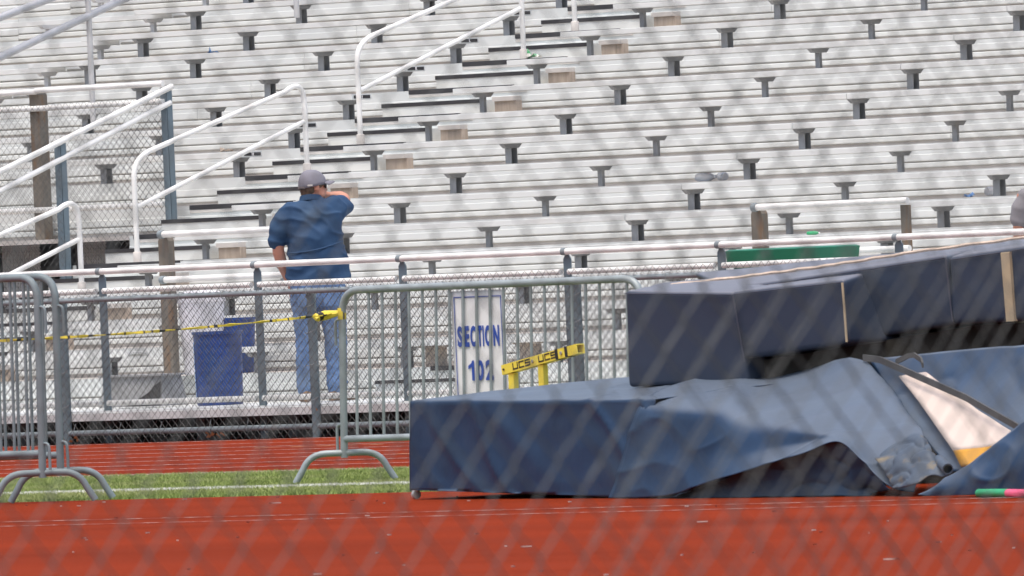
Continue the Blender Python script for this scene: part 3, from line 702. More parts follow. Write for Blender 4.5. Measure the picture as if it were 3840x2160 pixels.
t = thing('tarpaulin', O, 'shiny blue tarpaulin draped over the low mat in creased folds', 'tarpaulin')
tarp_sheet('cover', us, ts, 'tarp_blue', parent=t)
# left end cap of the tarpaulin
ring = [tarp_pt(0, x) for x in ts]; vs = [Mp(q.x, q.y, q.z) for q in ring]; vs += [Mp(q.x, q.y, .05) for q in ring]
nn = len(ring); MB().add(vs, [(k, k+1, k+1+nn, k+nn) for k in range(nn-1)]).build('end_flap', 'tarp_blue', t, True)
for u, b in ((.05, .03), (.05, 2.5)):
    p_ = Mp(u, b, .03); mb = MB().tube([p_+ex*-.012, p_+ex*.012], .026, 12).tube([p_+ex*-.03+Vector((0, 0, .02)), p_+ex*.03+Vector((0, 0, .03))], .012, 8)
    mb.build('caster', 'bolt', t, True)
# the slumped part: sheets through control points (u, setback, height) in the mat's own frame
def ctrl_sheet(name, cols, m, parent=None, sub=4, amp=.006, crease=.0, thick=.004, seed=0.0, sc=5.0):
    nr = len(cols[0]); vs = [Mp(*p_) for c in cols for p_ in c]; fs = []
    for i in range(len(cols)-1):
        for k in range(nr-1): a = i*nr+k; fs.append((a, a+nr, a+nr+1, a+1))
    me = bpy.data.meshes.new(name); me.from_pydata(vs, [], fs); o = bpy.data.objects.new('tmp', me); COL.objects.link(o)
    if crease:
        at_ = me.attributes.new('crease_edge', 'FLOAT', 'EDGE')
        for e in me.edges: at_.data[e.index].value = crease
    sb = o.modifiers.new('s', 'SUBSURF'); sb.levels = sub; sb.render_levels = sub; sb.boundary_smooth = 'PRESERVE_CORNERS'
    bpy.context.view_layer.update()
    me2 = bpy.data.meshes.new_from_object(o.evaluated_get(bpy.context.evaluated_depsgraph_get())); bpy.data.objects.remove(o); me2.name = name
    nrm = [v.normal.copy() for v in me2.vertices]
    for v, n_ in zip(me2.vertices, nrm):
        c = v.co; r_ = 1-abs(noise.noise(Vector((c.x*sc*.5+c.z*sc+seed, c.y*sc*.5, c.z*sc*1.4-c.x*sc*.4))))*2
        v.co += n_*amp*(noise.noise(c*sc*.7+Vector((seed, 0, 0)))*1.4+max(0, r_)**3*1.3+noise.noise(c*sc*3)*.25); v.co.z = max(v.co.z, .004)
    for p_ in me2.polygons: p_.use_smooth = True
    me2.materials.append(MATS[m]); o = put(name, me2, parent)
    md = o.modifiers.new('t', 'SOLIDIFY'); md.thickness = thick; md.offset = 0
    return o
MAIN = [[(2.31, -0.02, 0.004), (2.41, -0.02, 0.119), (2.47, 0.0, 0.294), (2.56, 0.01, 0.447), (2.62, 0.03, 0.564), (1.75, 1.0, 0.648)], [(3.12, -0.1, 0.007), (3.13, -0.07, 0.152), (3.23, -0.05, 0.281), (3.36, -0.03, 0.408), (3.47, 0.0, 0.51), (1.88, 1.05, 0.65)], [(3.49, -0.12, 0.083), (3.44, -0.08, 0.216), (3.48, -0.04, 0.337), (3.56, 0.02, 0.46), (3.43, 0.15, 0.553), (2.0, 1.1, 0.652)], [(3.81, -0.1, 0.128), (3.71, -0.03, 0.222), (3.72, 0.0, 0.312), (3.71, 0.06, 0.418), (3.24, 0.38, 0.523), (2.14, 1.15, 0.627)], [(4.35, -0.08, 0.214), (4.15, 0.02, 0.271), (4.12, 0.04, 0.329), (4.12, 0.07, 0.401), (3.44, 0.5, 0.526), (2.68, 1.15, 0.669)], [(4.59, -0.06, 0.261), (4.41, 0.05, 0.3), (4.45, 0.03, 0.331), (4.4, 0.07, 0.368), (3.82, 0.5, 0.522), (3.17, 1.0, 0.722)], [(4.83, -0.05, 0.323), (4.75, 0.0, 0.328), (4.67, 0.05, 0.33), (4.6, 0.1, 0.335), (4.19, 0.45, 0.499), (3.52, 0.95, 0.715)], [(5.02, -0.03, 0.193), (4.92, 0.06, 0.21), (4.82, 0.15, 0.249), (4.75, 0.22, 0.289), (4.33, 0.5, 0.474), (3.72, 0.88, 0.659)], [(5.24, 0.0, 0.037), (5.15, 0.1, 0.1), (5.05, 0.2, 0.16), (5.01, 0.28, 0.242), (4.71, 0.45, 0.408), (4.0, 0.8, 0.55)], [(5.32, 0.1, 0.019), (5.21, 0.2, 0.095), (5.12, 0.3, 0.176), (4.97, 0.4, 0.301), (4.82, 0.47, 0.342), (4.13, 0.75, 0.508)]]
CURT = [[(3.18, -0.10, 0.007), (2.94, 0.05, 0.014), (2.91, 0.08, 0.004)],
      [(3.46, -0.10, 0.082), (3.09, 0.12, 0.026), (3.18, 0.08, 0.004)],
      [(3.78, -0.08, 0.127), (3.53, 0.07, 0.072), (3.49, 0.10, 0.004)],
      [(4.32, -0.06, 0.214), (3.95, 0.16, 0.090), (4.03, 0.12, 0.004)],
      [(4.55, -0.04, 0.260), (4.31, 0.11, 0.137), (4.26, 0.14, 0.004)],
      [(4.80, -0.03, 0.322), (4.43, 0.19, 0.143), (4.50, 0.15, 0.004)],
      [(4.99, -0.01, 0.192), (4.75, 0.14, 0.101), (4.71, 0.17, 0.004)],
      [(5.21, 0.02, 0.036), (4.86, 0.24, 0.004), (4.94, 0.20, 0.004)]]
RIGHT = [[(3.46, 1.0, 0.716), (3.89, 0.85, 0.538), (4.53, 0.6, 0.359), (5.42, 0.28, 0.122)], [(4.03, 1.02, 0.736), (4.43, 0.86, 0.543), (5.03, 0.6, 0.355), (5.84, 0.28, 0.12)], [(4.52, 1.02, 0.755), (4.88, 0.86, 0.559), (5.51, 0.6, 0.351), (6.31, 0.28, 0.117)], [(5.2, 1.02, 0.779), (5.52, 0.86, 0.573), (6.06, 0.6, 0.346), (6.78, 0.28, 0.115)], [(6.4, 1.02, 0.759), (6.72, 0.86, 0.5529999999999999), (7.26, 0.6, 0.32599999999999996), (7.98, 0.28, 0.095)], [(7.800000000000001, 1.02, 0.3895), (8.12, 0.86, 0.2865), (8.66, 0.6, 0.173), (9.38, 0.28, 0.0575)], [(8.6, 1.02, 0.01), (8.92, 0.86, 0.01), (9.459999999999999, 0.6, 0.01), (10.18, 0.28, 0.01)]]
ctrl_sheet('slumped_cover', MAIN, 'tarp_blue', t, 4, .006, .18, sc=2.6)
ctrl_sheet('under_fold', [[(u, c[0][1]+(.0, .05, .03)[i]+(.03 if j_ % 2 and i == 1 else 0), z) for i, (u, b, z) in enumerate(c)] for j_, c in enumerate(CURT)], 'tarp_under', t, 4, .012, .2, seed=3.0)
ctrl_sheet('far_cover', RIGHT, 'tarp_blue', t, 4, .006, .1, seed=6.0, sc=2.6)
t = thing('cover_panel', Mp(5, .6, .4), 'beige cover panel with an orange end lying across the tarpaulin slope', 'panel')
ctrl_sheet('panel', [[(3.99, 0.86, 0.619), (4.42, 0.70, 0.507), (4.88, 0.52, 0.369), (5.38, 0.32, 0.229)],
      [(4.21, 0.90, 0.639), (4.78, 0.72, 0.524), (5.37, 0.54, 0.408), (6.11, 0.34, 0.269)]], 'panel_beige', t, 3, .004, .0, .008)
ctrl_sheet('orange_end', [[(5.40, 0.31, 0.229), (5.61, 0.22, 0.149)],
      [(6.13, 0.33, 0.270), (6.34, 0.24, 0.192)]], 'panel_orange', t, 3, .003, .0, .008)
def strap_mesh(pts_, hw_):
    rings = []; P = [Mp(*q) for q in pts_]
    for i in range(len(P)-1):
        for k in range(5):
            q = P[i].lerp(P[i+1], k/5); s_ = Vector((0, 0, 1))*hw_; n_ = ey*-.006; rings.append([q+s_+n_, q-s_+n_, q-s_-n_, q+s_-n_])
    return MB().loft(rings)
t = thing('strap', Mp(4.4, .7, .55), 'dark grey webbing strap curving down over the tarpaulin', 'strap')
strap_mesh([(3.52, 0.93, 0.725), (3.74, 0.90, 0.712), (4.04, 0.83, 0.668), (4.61, 0.70, 0.580), (5.15, 0.56, 0.505), (5.63, 0.43, 0.421), (6.11, 0.32, 0.327), (6.60, 0.25, 0.190)], .018).build('band', 'strap_dark', t, True)
strap_mesh([(3.94, 0.88, 0.700), (4.10, 0.86, 0.731), (4.16, 0.86, 0.734), (4.23, 0.86, 0.707), (4.28, 0.84, 0.671)], .014).build('loop', 'strap_dark', t, True)
# crumpled flap and the loose corner of tarpaulin beside the pole
FLAP = [[(5.02, 0.05, 0.21), (5.19, 0.0, 0.137), (5.35, -0.05, 0.045)], [(4.97, 0.12, 0.243), (5.29, 0.02, 0.189), (5.54, -0.06, 0.06)], [(5.06, 0.18, 0.293), (5.33, 0.08, 0.228), (5.63, -0.06, 0.076)], [(5.2, 0.22, 0.343), (5.46, 0.1, 0.258), (5.64, 0.02, 0.123)], [(5.33, 0.2, 0.286), (5.53, 0.12, 0.203), (5.75, 0.05, 0.11)]]
CORNER = [[(5.79, -0.16, 0.009), (5.8, -0.155, 0.013), (5.83, -0.15, 0.019)], [(6.26, -0.19, 0.013), (6.29, -0.2, 0.08), (6.13, -0.1, 0.135)], [(6.59, -0.2, 0.016), (6.59, -0.19, 0.149), (6.42, -0.08, 0.257)], [(6.89, -0.2, 0.021), (6.92, -0.21, 0.21), (6.7, -0.06, 0.392)], [(7.29, -0.2, 0.022), (7.28, -0.18, 0.289), (7.08, -0.04, 0.557)], [(7.75, -0.2, 0.02), (7.77, -0.2, 0.307), (7.48, -0.0, 0.609)], [(8.35, -0.2, 0.017), (8.37, -0.2, 0.261), (8.08, 0.0, 0.479)], [(9.05, -0.2, 0.014), (9.06, -0.2, 0.135), (8.76, 0.0, 0.188)]]
tag(ctrl_sheet('tarpaulin_flap', FLAP, 'tarp_muddy', None, 4, .012, .3, .005, 2.0, 9.0), 'small folded flap of muddy tarpaulin bunched near the ground', 'tarpaulin')
tag(ctrl_sheet('tarpaulin_corner', CORNER, 'tarp_blue', None, 4, .010, .15, .005, 8.0, 3.0), 'loose dark corner of blue tarpaulin rising behind the coloured pole', 'tarpaulin')
SHEET_ROLL = [(5.61, 0.10, 0.172), (5.80, 0.02, 0.143)]
rm = MB(); pa, pb = Mp(*SHEET_ROLL[0]), Mp(*SHEET_ROLL[1]); dd = (pb-pa).normalized(); sa = dd.cross(Vector((0, 0, 1))).normalized(); sb_ = sa.cross(dd)
rm.loft([[q+(sa*math.cos(a)+sb_*math.sin(a))*r_ for a in [2*math.pi*k/14 for k in range(14)]] for q, r_ in ((pa-dd*.1, .030), (pb, .030), (pb, .024), (pa-dd*.05, .024))])
tag(rm.build('tarpaulin_roll', 'tarp_muddy', None, True), 'open end of a rolled muddy sheet beside the orange panel end', 'roll')
# coloured pole on the ground
t = thing('vaulting_pole', (28.98, -21.54, .026), 'green and pink pole lying on the track in front of the tarpaulin', 'pole')
pd_ = Vector((.922, -.387, 0)).normalized(); q0 = Vector((28.99, -21.55, .025))
MB().tube([q0, q0+pd_*.33], .023, 12).build('sleeve', 'pole_green', t, True); MB().tube([q0+pd_*.33, q0+pd_*3.6], .0215, 12).build('shaft', 'pole_pink', t, True)

# ------------------------------------------------------------------ bins and litter on the walkway
def tapered_bin(c, r0, r1, h, n=28, wall=.006, sy_=1.0):
    return MB().loft([[(c[0]+rr*math.cos(2*math.pi*k/n), c[1]+rr*sy_*math.sin(2*math.pi*k/n), c[2]+z) for k in range(n)] for rr, z in
                      ((r0*.96, 0), (r0, .01), (r0+(r1-r0)*.45, h*.45), (r1, h*.96), (r1+.012, h*.965), (r1+.012, h), (r1-wall, h), (r1-wall, h*.9), (r0-wall, .03))])
t = thing('blue_bin', (3.90, -.95, L0), 'bright blue round plastic bin standing on the walkway', 'bin')
tapered_bin((3.97, -.92, L0+.002), .182, .192, .58).build('body', 'bin_blue', t, True)
mb = MB(); cs = []
for z in np.linspace(.05, .50, 8):
    cs.append([(3.97+(.186+.016*z)*math.cos(a), -.92+(.186+.016*z)*math.sin(a), L0+float(z)) for a in np.linspace(math.radians(185), math.radians(236), 8)])
mb.loft([[*r] for r in cs], False); o = mb.build('pale_side', 'bin_pale_blue', t, True); o.modifiers.new('s', 'SOLIDIFY').thickness = .004
t = tag(tapered_bin((2.86, .40, lev(1)+.002), .18, .205, .44).build('blue_bin', 'bin_blue', None, True), 'second blue plastic bin half hidden behind the first bench', 'bin')
t = thing('white_bucket', (2.80, .12, lev(0)+.44), 'tall white plastic bucket with a bag behind the blue bins', 'bucket')
tapered_bin((2.82, .12, lev(1)+.002), .155, .185, .60).build('body', 'bucket_white', t, True)
MB().lathe([(.19, .0), (.20, .03), (.185, .06), (.12, .085), (.02, .09)], (2.82, .12, lev(1)+.585), 22).build('bag_top', 'bucket_white', t, True)
t = thing('grey_tub', (3.2, -1.0, L0), 'grey plastic tub lying tipped on its side on the walkway', 'tub')
MB().hexa([(2.86, -1.14, L0+.012), (3.54, -1.14, L0+.012), (3.54, -.84, L0+.012), (2.86, -.84, L0+.012), (2.89, -1.10, .505), (3.52, -1.10, .50), (3.52, -.88, .50), (2.89, -.88, .505)]).build('body', 'bin_grey', t)
MB().add([(3.18, -1.15, L0+.02), (3.53, -1.15, L0+.02), (3.53, -1.125, .46), (3.47, -1.13, .43), (3.40, -1.14, .37)], [(0, 1, 2, 3, 4)]).build('dark_liner', 'bin_black', t)
MB().box(2.85, 3.55, -1.13, -.85, .50, .515).build('rim', 'bin_grey', t)
# green wheeled bin
t = thing('green_bin', (10.3, -1.2, L0), 'long green wheeled bin with a thick rim behind the mats', 'bin')
gx0, gx1, gy0, gy1, zt = 9.72, 10.58, -1.42, -.84, 1.30
def ringr(x0, x1, y0, y1, z, rr=.06, dz=0.0):
    pts = []
    for cx, cy, a0 in ((x1-rr, y1-rr, 0), (x0+rr, y1-rr, 90), (x0+rr, y0+rr, 180), (x1-rr, y0+rr, 270)):
        for k in range(5):
            a = math.radians(a0+k*22.5); pts.append((cx+rr*math.cos(a), cy+rr*math.sin(a), z+dz*(cx-x0)))
    return pts
MB().loft([ringr(gx0+.14, gx1-.14, gy0+.1, gy1-.1, L0+.12), ringr(gx0+.03, gx1-.03, gy0+.03, gy1-.03, zt-.13), ringr(gx0+.05, gx1-.05, gy0+.05, gy1-.05, zt-.02), ringr(gx0+.16, gx1-.16, gy0+.12, gy1-.12, L0+.2)]).build('body', 'bin_green', t, True)
MB().loft([ringr(gx0, gx1, gy0, gy1, zt-.12), ringr(gx0-.012, gx1+.012, gy0-.012, gy1+.012, zt-.01), ringr(gx0+.01, gx1-.01, gy0+.01, gy1-.01, zt), ringr(gx0+.05, gx1-.05, gy0+.05, gy1-.05, zt-.02), ringr(gx0+.045, gx1-.045, gy0+.045, gy1-.045, zt-.11)], False).build('rim', 'bin_green', t, True)
for x in (gx0+.25, gx1-.25):
    MB().tube([(x, gy0+.05, L0+.075), (x, gy0+.1, L0+.075)], .07, 16).build('wheel', 'bin_black', t, True); MB().tube([(x, gy1-.1, L0+.075), (x, gy1-.05, L0+.075)], .07, 16).build('wheel', 'bin_black', t, True)
# litter
def bottle(c, dirv, L, r, m, label, name='plastic_bottle', cat='bottle', grp=None, cap=None):
    d_ = Vector(dirv).normalized(); c = Vector(c); t = thing(name, c, label, cat, grp)
    prof = [(.0, r*.8), (.02, r), (L*.3, r), (L*.36, r*.92), (L*.42, r), (L*.7, r), (L*.86, r*.5), (L*.93, r*.42)]
    MB().tube([c+d_*s for s, _ in prof], [q for _, q in prof], 12).build('body', m, t, True)
    MB().tube([c+d_*L*.93, c+d_*L], r*.46, 10).build('cap', cap or 'letter_white', t, True); return t
zt_ = lambda n: lev(n)-.002
bottle((4.38, sy(6)+.20, zt_(7)+.036), (1, .15, 0), .19, .034, 'clear_plastic', 'longer clear plastic bottle lying straight along a tread, one of two', grp='clear bottles on the treads')
bottle((4.66, sy(6)+.24, zt_(7)+.036), (-1, .5, 0), .17, .034, 'clear_plastic', 'shorter clear plastic bottle lying askew on a tread, one of two', grp='clear bottles on the treads')
bottle((8.02, sy(5)+.22, zt_(6)+.04), (.1, 1, 0), .18, .04, 'clear_plastic', 'lone clear plastic bottle end-on on a tread near the grey-shirted person')
bottle((7.42, sy(3)+.12, lev(3)+.44+.018), (1, .25, 0), .11, .015, 'pole_green', 'slim green can lying on a bench above the green bin', 'green_can', 'can')
def scrap(c, s, m, label, name, seed):
    mb = MB(); random.seed(seed); pts = [[Vector(c)+Vector((i*s/4-s/2+random.uniform(-.1, .1)*s, k*s*.4/3, abs(random.gauss(0, .16))*s)) for k in range(4)] for i in range(5)]
    vs = [p_ for r in pts for p_ in r]; fs = [(i*4+k, i*4+4+k, i*4+5+k, i*4+k+1) for i in range(4) for k in range(3)]
    o = mb.add(vs, fs).build(name, m, None, True); o.modifiers.new('s', 'SOLIDIFY').thickness = .002
    return tag(o, label, 'litter')
scrap((-.50, ry(12)+.10, zt_(12)+.006), .17, 'paper_green', 'crumpled green and white food wrapper on an aisle step', 'food_wrapper', 3)
scrap((7.75, sy(5)+.30, zt_(6)+.004), .09, 'paper_blue', 'small crumpled blue wrapper on a tread beside a clear bottle', 'food_wrapper', 5)
scrap((-5.03, sy(12)+.25, zt_(13)+.004), .10, 'paper_blue', 'scrap of blue paper high in the stand beyond the aisle', 'paper_scrap', 8)
scrap((-2.33, sy(8)+.30, zt_(9)+.002), .13, 'block_tan', 'scatter of pale brown scraps on a tread left of the aisle', 'paper_scrap', 9)

# ------------------------------------------------------------------ people
def finish(mb, name, m, voxel, smooth, wr=None, parent=None):
    me = bpy.data.meshes.new(name); me.from_pydata(mb.v, [], mb.f)
    bm = bmesh.new(); bm.from_mesh(me); bmesh.ops.recalc_face_normals(bm, faces=bm.faces); bm.to_mesh(me); bm.free()
    o = bpy.data.objects.new('tmp', me); COL.objects.link(o)
    r_ = o.modifiers.new('r', 'REMESH'); r_.mode = 'VOXEL'; r_.voxel_size = voxel
    s_ = o.modifiers.new('s', 'SMOOTH'); s_.iterations = smooth; s_.factor = .6
    bpy.context.view_layer.update()
    me2 = bpy.data.meshes.new_from_object(o.evaluated_get(bpy.context.evaluated_depsgraph_get())); bpy.data.objects.remove(o); me2.name = name
    if wr:
        n = len(me2.vertices); nrm = [v.normal.copy() for v in me2.vertices]
        for v, nn_ in zip(me2.vertices, nrm): v.co += nn_*wr(v.co, nn_)
    for p_ in me2.polygons: p_.use_smooth = True
    me2.materials.clear(); me2.materials.append(MATS[m])
    ob = bpy.data.objects.new(name, me2); COL.objects.link(ob); ob.parent = parent
    return ob
def ell(mb, c, rx, ry_, rz, n=20, rot=None):
    rings = []; M_ = rot or Matrix.Identity(3)
    for i in range(1, 12):
        a = math.pi*i/12; rings.append([Vector(c)+M_ @ Vector((rx*math.sin(a)*math.cos(2*math.pi*k/n), ry_*math.sin(a)*math.sin(2*math.pi*k/n), -rz*math.cos(a))) for k in range(n)])
    return mb.loft(rings)
def limb(mb, secs, n=16):   # secs (x,y,z,r)
    P = [Vector(s[:3]) for s in secs]; rs = [s[3] for s in secs]
    e0 = (P[0]-P[1]).normalized(); e1 = (P[-1]-P[-2]).normalized()
    mb.tube([P[0]+e0*rs[0]*.6]+P+[P[-1]+e1*rs[-1]*.6], [rs[0]*.55]+rs+[rs[-1]*.55], n); return mb
def column(mb, secs, n=28):  # secs: (cx,cy,z,rx,ry)
    return mb.loft([[(cx+rx*math.copysign(abs(math.cos(a))**.85, math.cos(a)), cy+ry_*math.copysign(abs(math.sin(a))**.85, math.sin(a)), z) for a in [2*math.pi*k/n for k in range(n)]] for cx, cy, z, rx, ry_ in secs])
def hand(mb, wrist, d_, side, up, curl=.5):
    w_, d_, side, up = Vector(wrist), Vector(d_).normalized(), Vector(side).normalized(), Vector(up).normalized()
    limb(mb, [(*w_, .026), (*(w_+d_*.045), .033), (*(w_+d_*.085), .034)])
    for i, (o_, ln) in enumerate(((-.030, .068), (-.010, .078), (.010, .074), (.029, .058))):
        b = w_+d_*.09+side*o_; k1 = b+d_*ln*.45*math.cos(curl*.5)-up*ln*.45*math.sin(curl*.5); k2 = k1+d_*ln*.33*math.cos(curl*1.2)-up*ln*.33*math.sin(curl*1.2); k3 = k2+d_*ln*.3*math.cos(curl*1.9)-up*ln*.3*math.sin(curl*1.9)
        limb(mb, [(*b, .0105), (*k1, .0098), (*k2, .009), (*k3, .0078)], 10)
    b = w_+d_*.03-side*.026; k1 = b+d_*.03-side*.022-up*.008; k2 = k1+d_*.030-side*.008-up*.010
    limb(mb, [(*b, .013), (*k1, .0115), (*k2, .0095)], 10)
def place_person(name, base, fx, fy, label, zs=1.02):
    t = thing(name, base, label, 'person'); t.matrix_world = Matrix(((fx.x, fy.x, 0, base[0]), (fx.y, fy.y, 0, base[1]), (0, 0, zs, base[2]), (0, 0, 0, 1))); return t
def local(o, parent): o.parent = parent; o.matrix_parent_inverse.identity(); o.location = (0, 0, 0); return o
def lbuild(mb, name, m, parent, smooth=True):
    o = mb.build(name, m, None, smooth); return local(o, parent)
def fold(sc, amp, diag=1.0):
    def f(co, n_):
        a = noise.noise(Vector((co.x*sc*.8+co.z*sc*diag*.7, co.y*sc*.5, co.z*sc*1.5-co.x*sc*diag)))
        r_ = 1-abs(noise.noise(Vector((co.x*sc*.9-co.z*sc*.5, co.y*sc*.6+4, co.z*sc*1.7+co.x*sc*.6))))*2.2
        return amp*(a*.8+max(0, r_)**2*.55-.2)
    return f
fx, fy = rv.copy(), Vector((dv.x, dv.y, 0)).normalized()
pz = place_person('person', (5.13, -1.0, L0), fx, fy, 'person in a blue short-sleeved shirt, jeans and grey cap, arm raised to the face')
# head frame: facing right and a little away
hf = Vector((.92, .40, 0)).normalized(); hs = Vector((hf.y, -hf.x, 0)); HR = Matrix((hf, -hs, Vector((0, 0, 1)))).transposed()
hc = Vector((.012, .03, 1.638))
H = lambda f_, s_, u_: hc+hf*f_+hs*s_+Vector((0, 0, u_))
bd = MB()
ell(bd, H(-.005, 0, .022), .096, .075, .095, rot=HR); ell(bd, H(.035, 0, -.035), .068, .062, .085, rot=HR)
ell(bd, H(.062, 0, -.085), .034, .036, .028, rot=HR)
limb(bd, [(*H(.085, 0, .02), .012), (*H(.108, 0, -.022), .0145)], 10)
for s_ in (-1, 1):
    ell(bd, H(-.002, s_*.079, .0), .021, .010, .034, rot=HR @ Matrix.Rotation(math.radians(12), 3, 'Y')); limb(bd, [(*H(.07, s_*.035, -.03), .024), (*H(.05, s_*.05, -.06), .026)], 10)
ell(bd, H(.090, 0, -.052), .014, .025, .007, rot=HR); ell(bd, H(.086, 0, -.066), .014, .022, .007, rot=HR)
limb(bd, [(.0, .02, 1.45, .068), (.0, .015, 1.52, .064), (*H(-.02, 0, -.04), .062)])
column(bd, [(.01, .0, .90, .16, .11), (.02, .01, 1.15, .17, .12), (.0, .0, 1.35, .18, .10), (-.02, 0, 1.47, .15, .08), (-.01, .01, 1.53, .07, .06)])
limb(bd, [(.15, .03, 1.45, .062), (.215, .15, 1.50, .056), (.245, .235, 1.525, .047), (.252, .262, 1.54, .044)])
limb(bd, [(.252, .262, 1.54, .044), (.215, .30, 1.565, .042), (.16, .315, 1.572, .034), (.135, .315, 1.575, .028)])
hand(bd, (.13, .312, 1.577), (-1, -.45, .05), (0, -.3, 1), (.2, 1, .1), .5)
limb(bd, [(-.20, .0, 1.43, .066), (-.275, .0, 1.27, .055), (-.285, .01, 1.17, .046)])
limb(bd, [(-.285, .01, 1.17, .048), (-.262, .045, 1.07, .046), (-.225, .10, .97, .036), (-.205, .135, .915, .028)])
hand(bd, (-.20, .14, .905), (.25, .35, -1), (.3, 1, .3), (1, -.2, .2), .5)
for sx_, x0, x1 in ((-1, -.095, -.115), (1, .105, .13)):
    limb(bd, [(x0*.9, 0, .90, .09), (x0, 0, .65, .075), (x1, 0, .42, .055), (x1, .0, .12, .042), (x1, .01, .07, .04)])
local(finish(bd, 'body', 'skin', .0085, 5), pz)
hr = MB(); ell(hr, H(-.045, 0, -.012), .066, .078, .052, rot=HR); ell(hr, H(-.062, 0, -.045), .042, .062, .036, rot=HR)
for s_ in (-1, 1): ell(hr, H(.022, s_*.073, .022), .028, .012, .03, rot=HR)
local(finish(hr, 'hair', 'hair_brown', .007, 2, lambda c, n_: .006*noise.noise(c*55)), pz)
cp = MB(); rings = []
for i in range(10):
    a = i/9*math.pi/2; rr = math.cos(a)**.8; zz = .024+.114*math.sin(a)
    rings.append([H(-.008+.116*rr*math.cos(b_)-.012*math.sin(a), .094*rr*math.sin(b_), zz-(.022*(1-math.cos(b_))/2*(1-math.sin(a)))+.010*math.cos(b_)*(1-math.sin(a))) for b_ in [2*math.pi*k/28 for k in range(28)]])
cp.loft(rings, False); o = lbuild(cp, 'cap', 'cap_grey', pz); o.modifiers.new('s', 'SOLIDIFY').thickness = .004
bm_ = MB(); vs = []; fs = []
for i in range(9):
    for k in range(9):
        s_ = (i/8-.5)*2; q = k/8; wv = .078*math.sqrt(max(0, 1-(abs(s_)*.98)**2)) ; f_ = .098-.035*s_*s_+q*(.080*math.sqrt(max(.05, 1-s_*s_*.8)))
        vs.append(H(f_, s_*.076, .050-.016*s_*s_-.002*q-.016*q*abs(s_)))
for i in range(8):
    for k in range(8): a = i*9+k; fs.append((a, a+9, a+10, a+1))
o2 = bm_.add(vs, fs).build('bill', 'cap_grey', None, True); local(o2, o); o2.modifiers.new('s', 'SOLIDIFY').thickness = .005
mpv = MB(); rings = []
for i in range(5):
    q = i/4; rings.append([H(-.012+.1145*math.cos(b_)*(1-.05*q), .0925*math.sin(b_)*(1-.05*q), -.008+.048*q) for b_ in np.linspace(math.radians(138), math.radians(222), 12)])
o3 = mpv.loft(rings, False).build('mesh_back', 'mesh_grey', None, True); local(o3, o); o3.modifiers.new('s', 'SOLIDIFY').thickness = .003
b4 = MB().obox(H(-.065, .088, .018), hf*.018+hs*.006, Vector((0, 0, .006)), hs*.002).build('buckle', 'block_cap', None); local(b4, o)
sgl = MB()
for s_ in (-1, 1):
    sgl.tube([H(.01, s_*.083, .018), H(.075, s_*.074, .020)], .004, 6); ell(sgl, H(.087, s_*.040, .010), .010, .034, .020, rot=HR @ Matrix.Rotation(-s_*.35, 3, 'Z'))
sgl.tube([H(.1, -.012, .016), H(.1, .012, .016)], .004, 6)
lbuild(sgl, 'sunglasses', 'glasses', pz)
sh = MB()
column(sh, [(.022, .02, .925, .258, .175), (.022, .02, .95, .258, .178), (.018, .02, 1.08, .236, .180), (.012, .015, 1.2, .224, .170), (.004, .005, 1.33, .222, .150), (-.012, .0, 1.43, .222, .128), (-.022, .0, 1.49, .196, .105), (-.02, .005, 1.52, .125, .085), (-.012, .01, 1.548, .078, .07)])
limb(sh, [(-.15, .0, 1.455, .09), (-.235, -.005, 1.40, .086), (-.272, -.005, 1.31, .078), (-.288, .0, 1.215, .068)])
limb(sh, [(.10, .02, 1.45, .095), (.175, .06, 1.478, .092), (.213, .14, 1.488, .088), (.232, .205, 1.49, .084)])
limb(sh, [(.14, .04, 1.40, .08), (.19, .08, 1.44, .08)])
limb(sh, [(-.06, .0, 1.515, .045), (.06, .0, 1.52, .045)])
shirt = local(finish(sh, 'shirt', 'shirt_blue', .010, 5, fold(6.0, .024)), pz)
cl = MB(); cl.loft([[(-.012+r_*math.cos(a)*1.12, .012+r_*math.sin(a), z+.018*math.sin(a)*-1) for a in [2*math.pi*k/24 for k in range(24)]] for r_, z in ((.085, 1.53), (.081, 1.552), (.076, 1.572), (.071, 1.568), (.074, 1.54))], False)
o = lbuild(cl, 'collar', 'shirt_blue', pz); o.parent = shirt
yk = MB(); rows = []
for i in range(24):
    x = -.205+.43*i/23; rows.append((x, 1.145+.075*i/23-.02*math.sin(i/23*math.pi)))
pts = []
for x, z in rows:
    y_ = .012-.172*math.sqrt(max(0, 1-((x-.008)/.235)**2)**.9); pts.append((x, y_-.004, z))
o = lbuild(MB().tube(pts, .006, 6), 'back_vent', 'shirt_blue', pz); o.parent = shirt
je = MB()
column(je, [(.02, .01, .97, .215, .145), (.015, .0, .88, .218, .150), (.01, -.005, .80, .212, .145), (.01, -.002, .74, .20, .12)])
limb(je, [(-.10, .0, .80, .108), (-.098, .0, .66, .100), (-.10, .005, .48, .083), (-.112, .0, .30, .074), (-.115, .0, .14, .069), (-.115, .0, .085, .068)])
limb(je, [(.11, .0, .80, .108), (.125, .0, .64, .101), (.135, .005, .47, .090), (.132, .0, .30, .083), (.13, .0, .14, .081), (.13, .0, .08, .080)])
jeans = local(finish(je, 'jeans', 'jeans', .010, 4, fold(8.0, .011, .5)), pz)
for x in (-.09, .115):
    o = lbuild(MB().obox((x, -.150, .80), (.062, 0, 0), (0, .006, .0), (0, 0, .07)), 'back_pocket', 'jeans', pz, False); o.parent = jeans; bevel(o, .006)
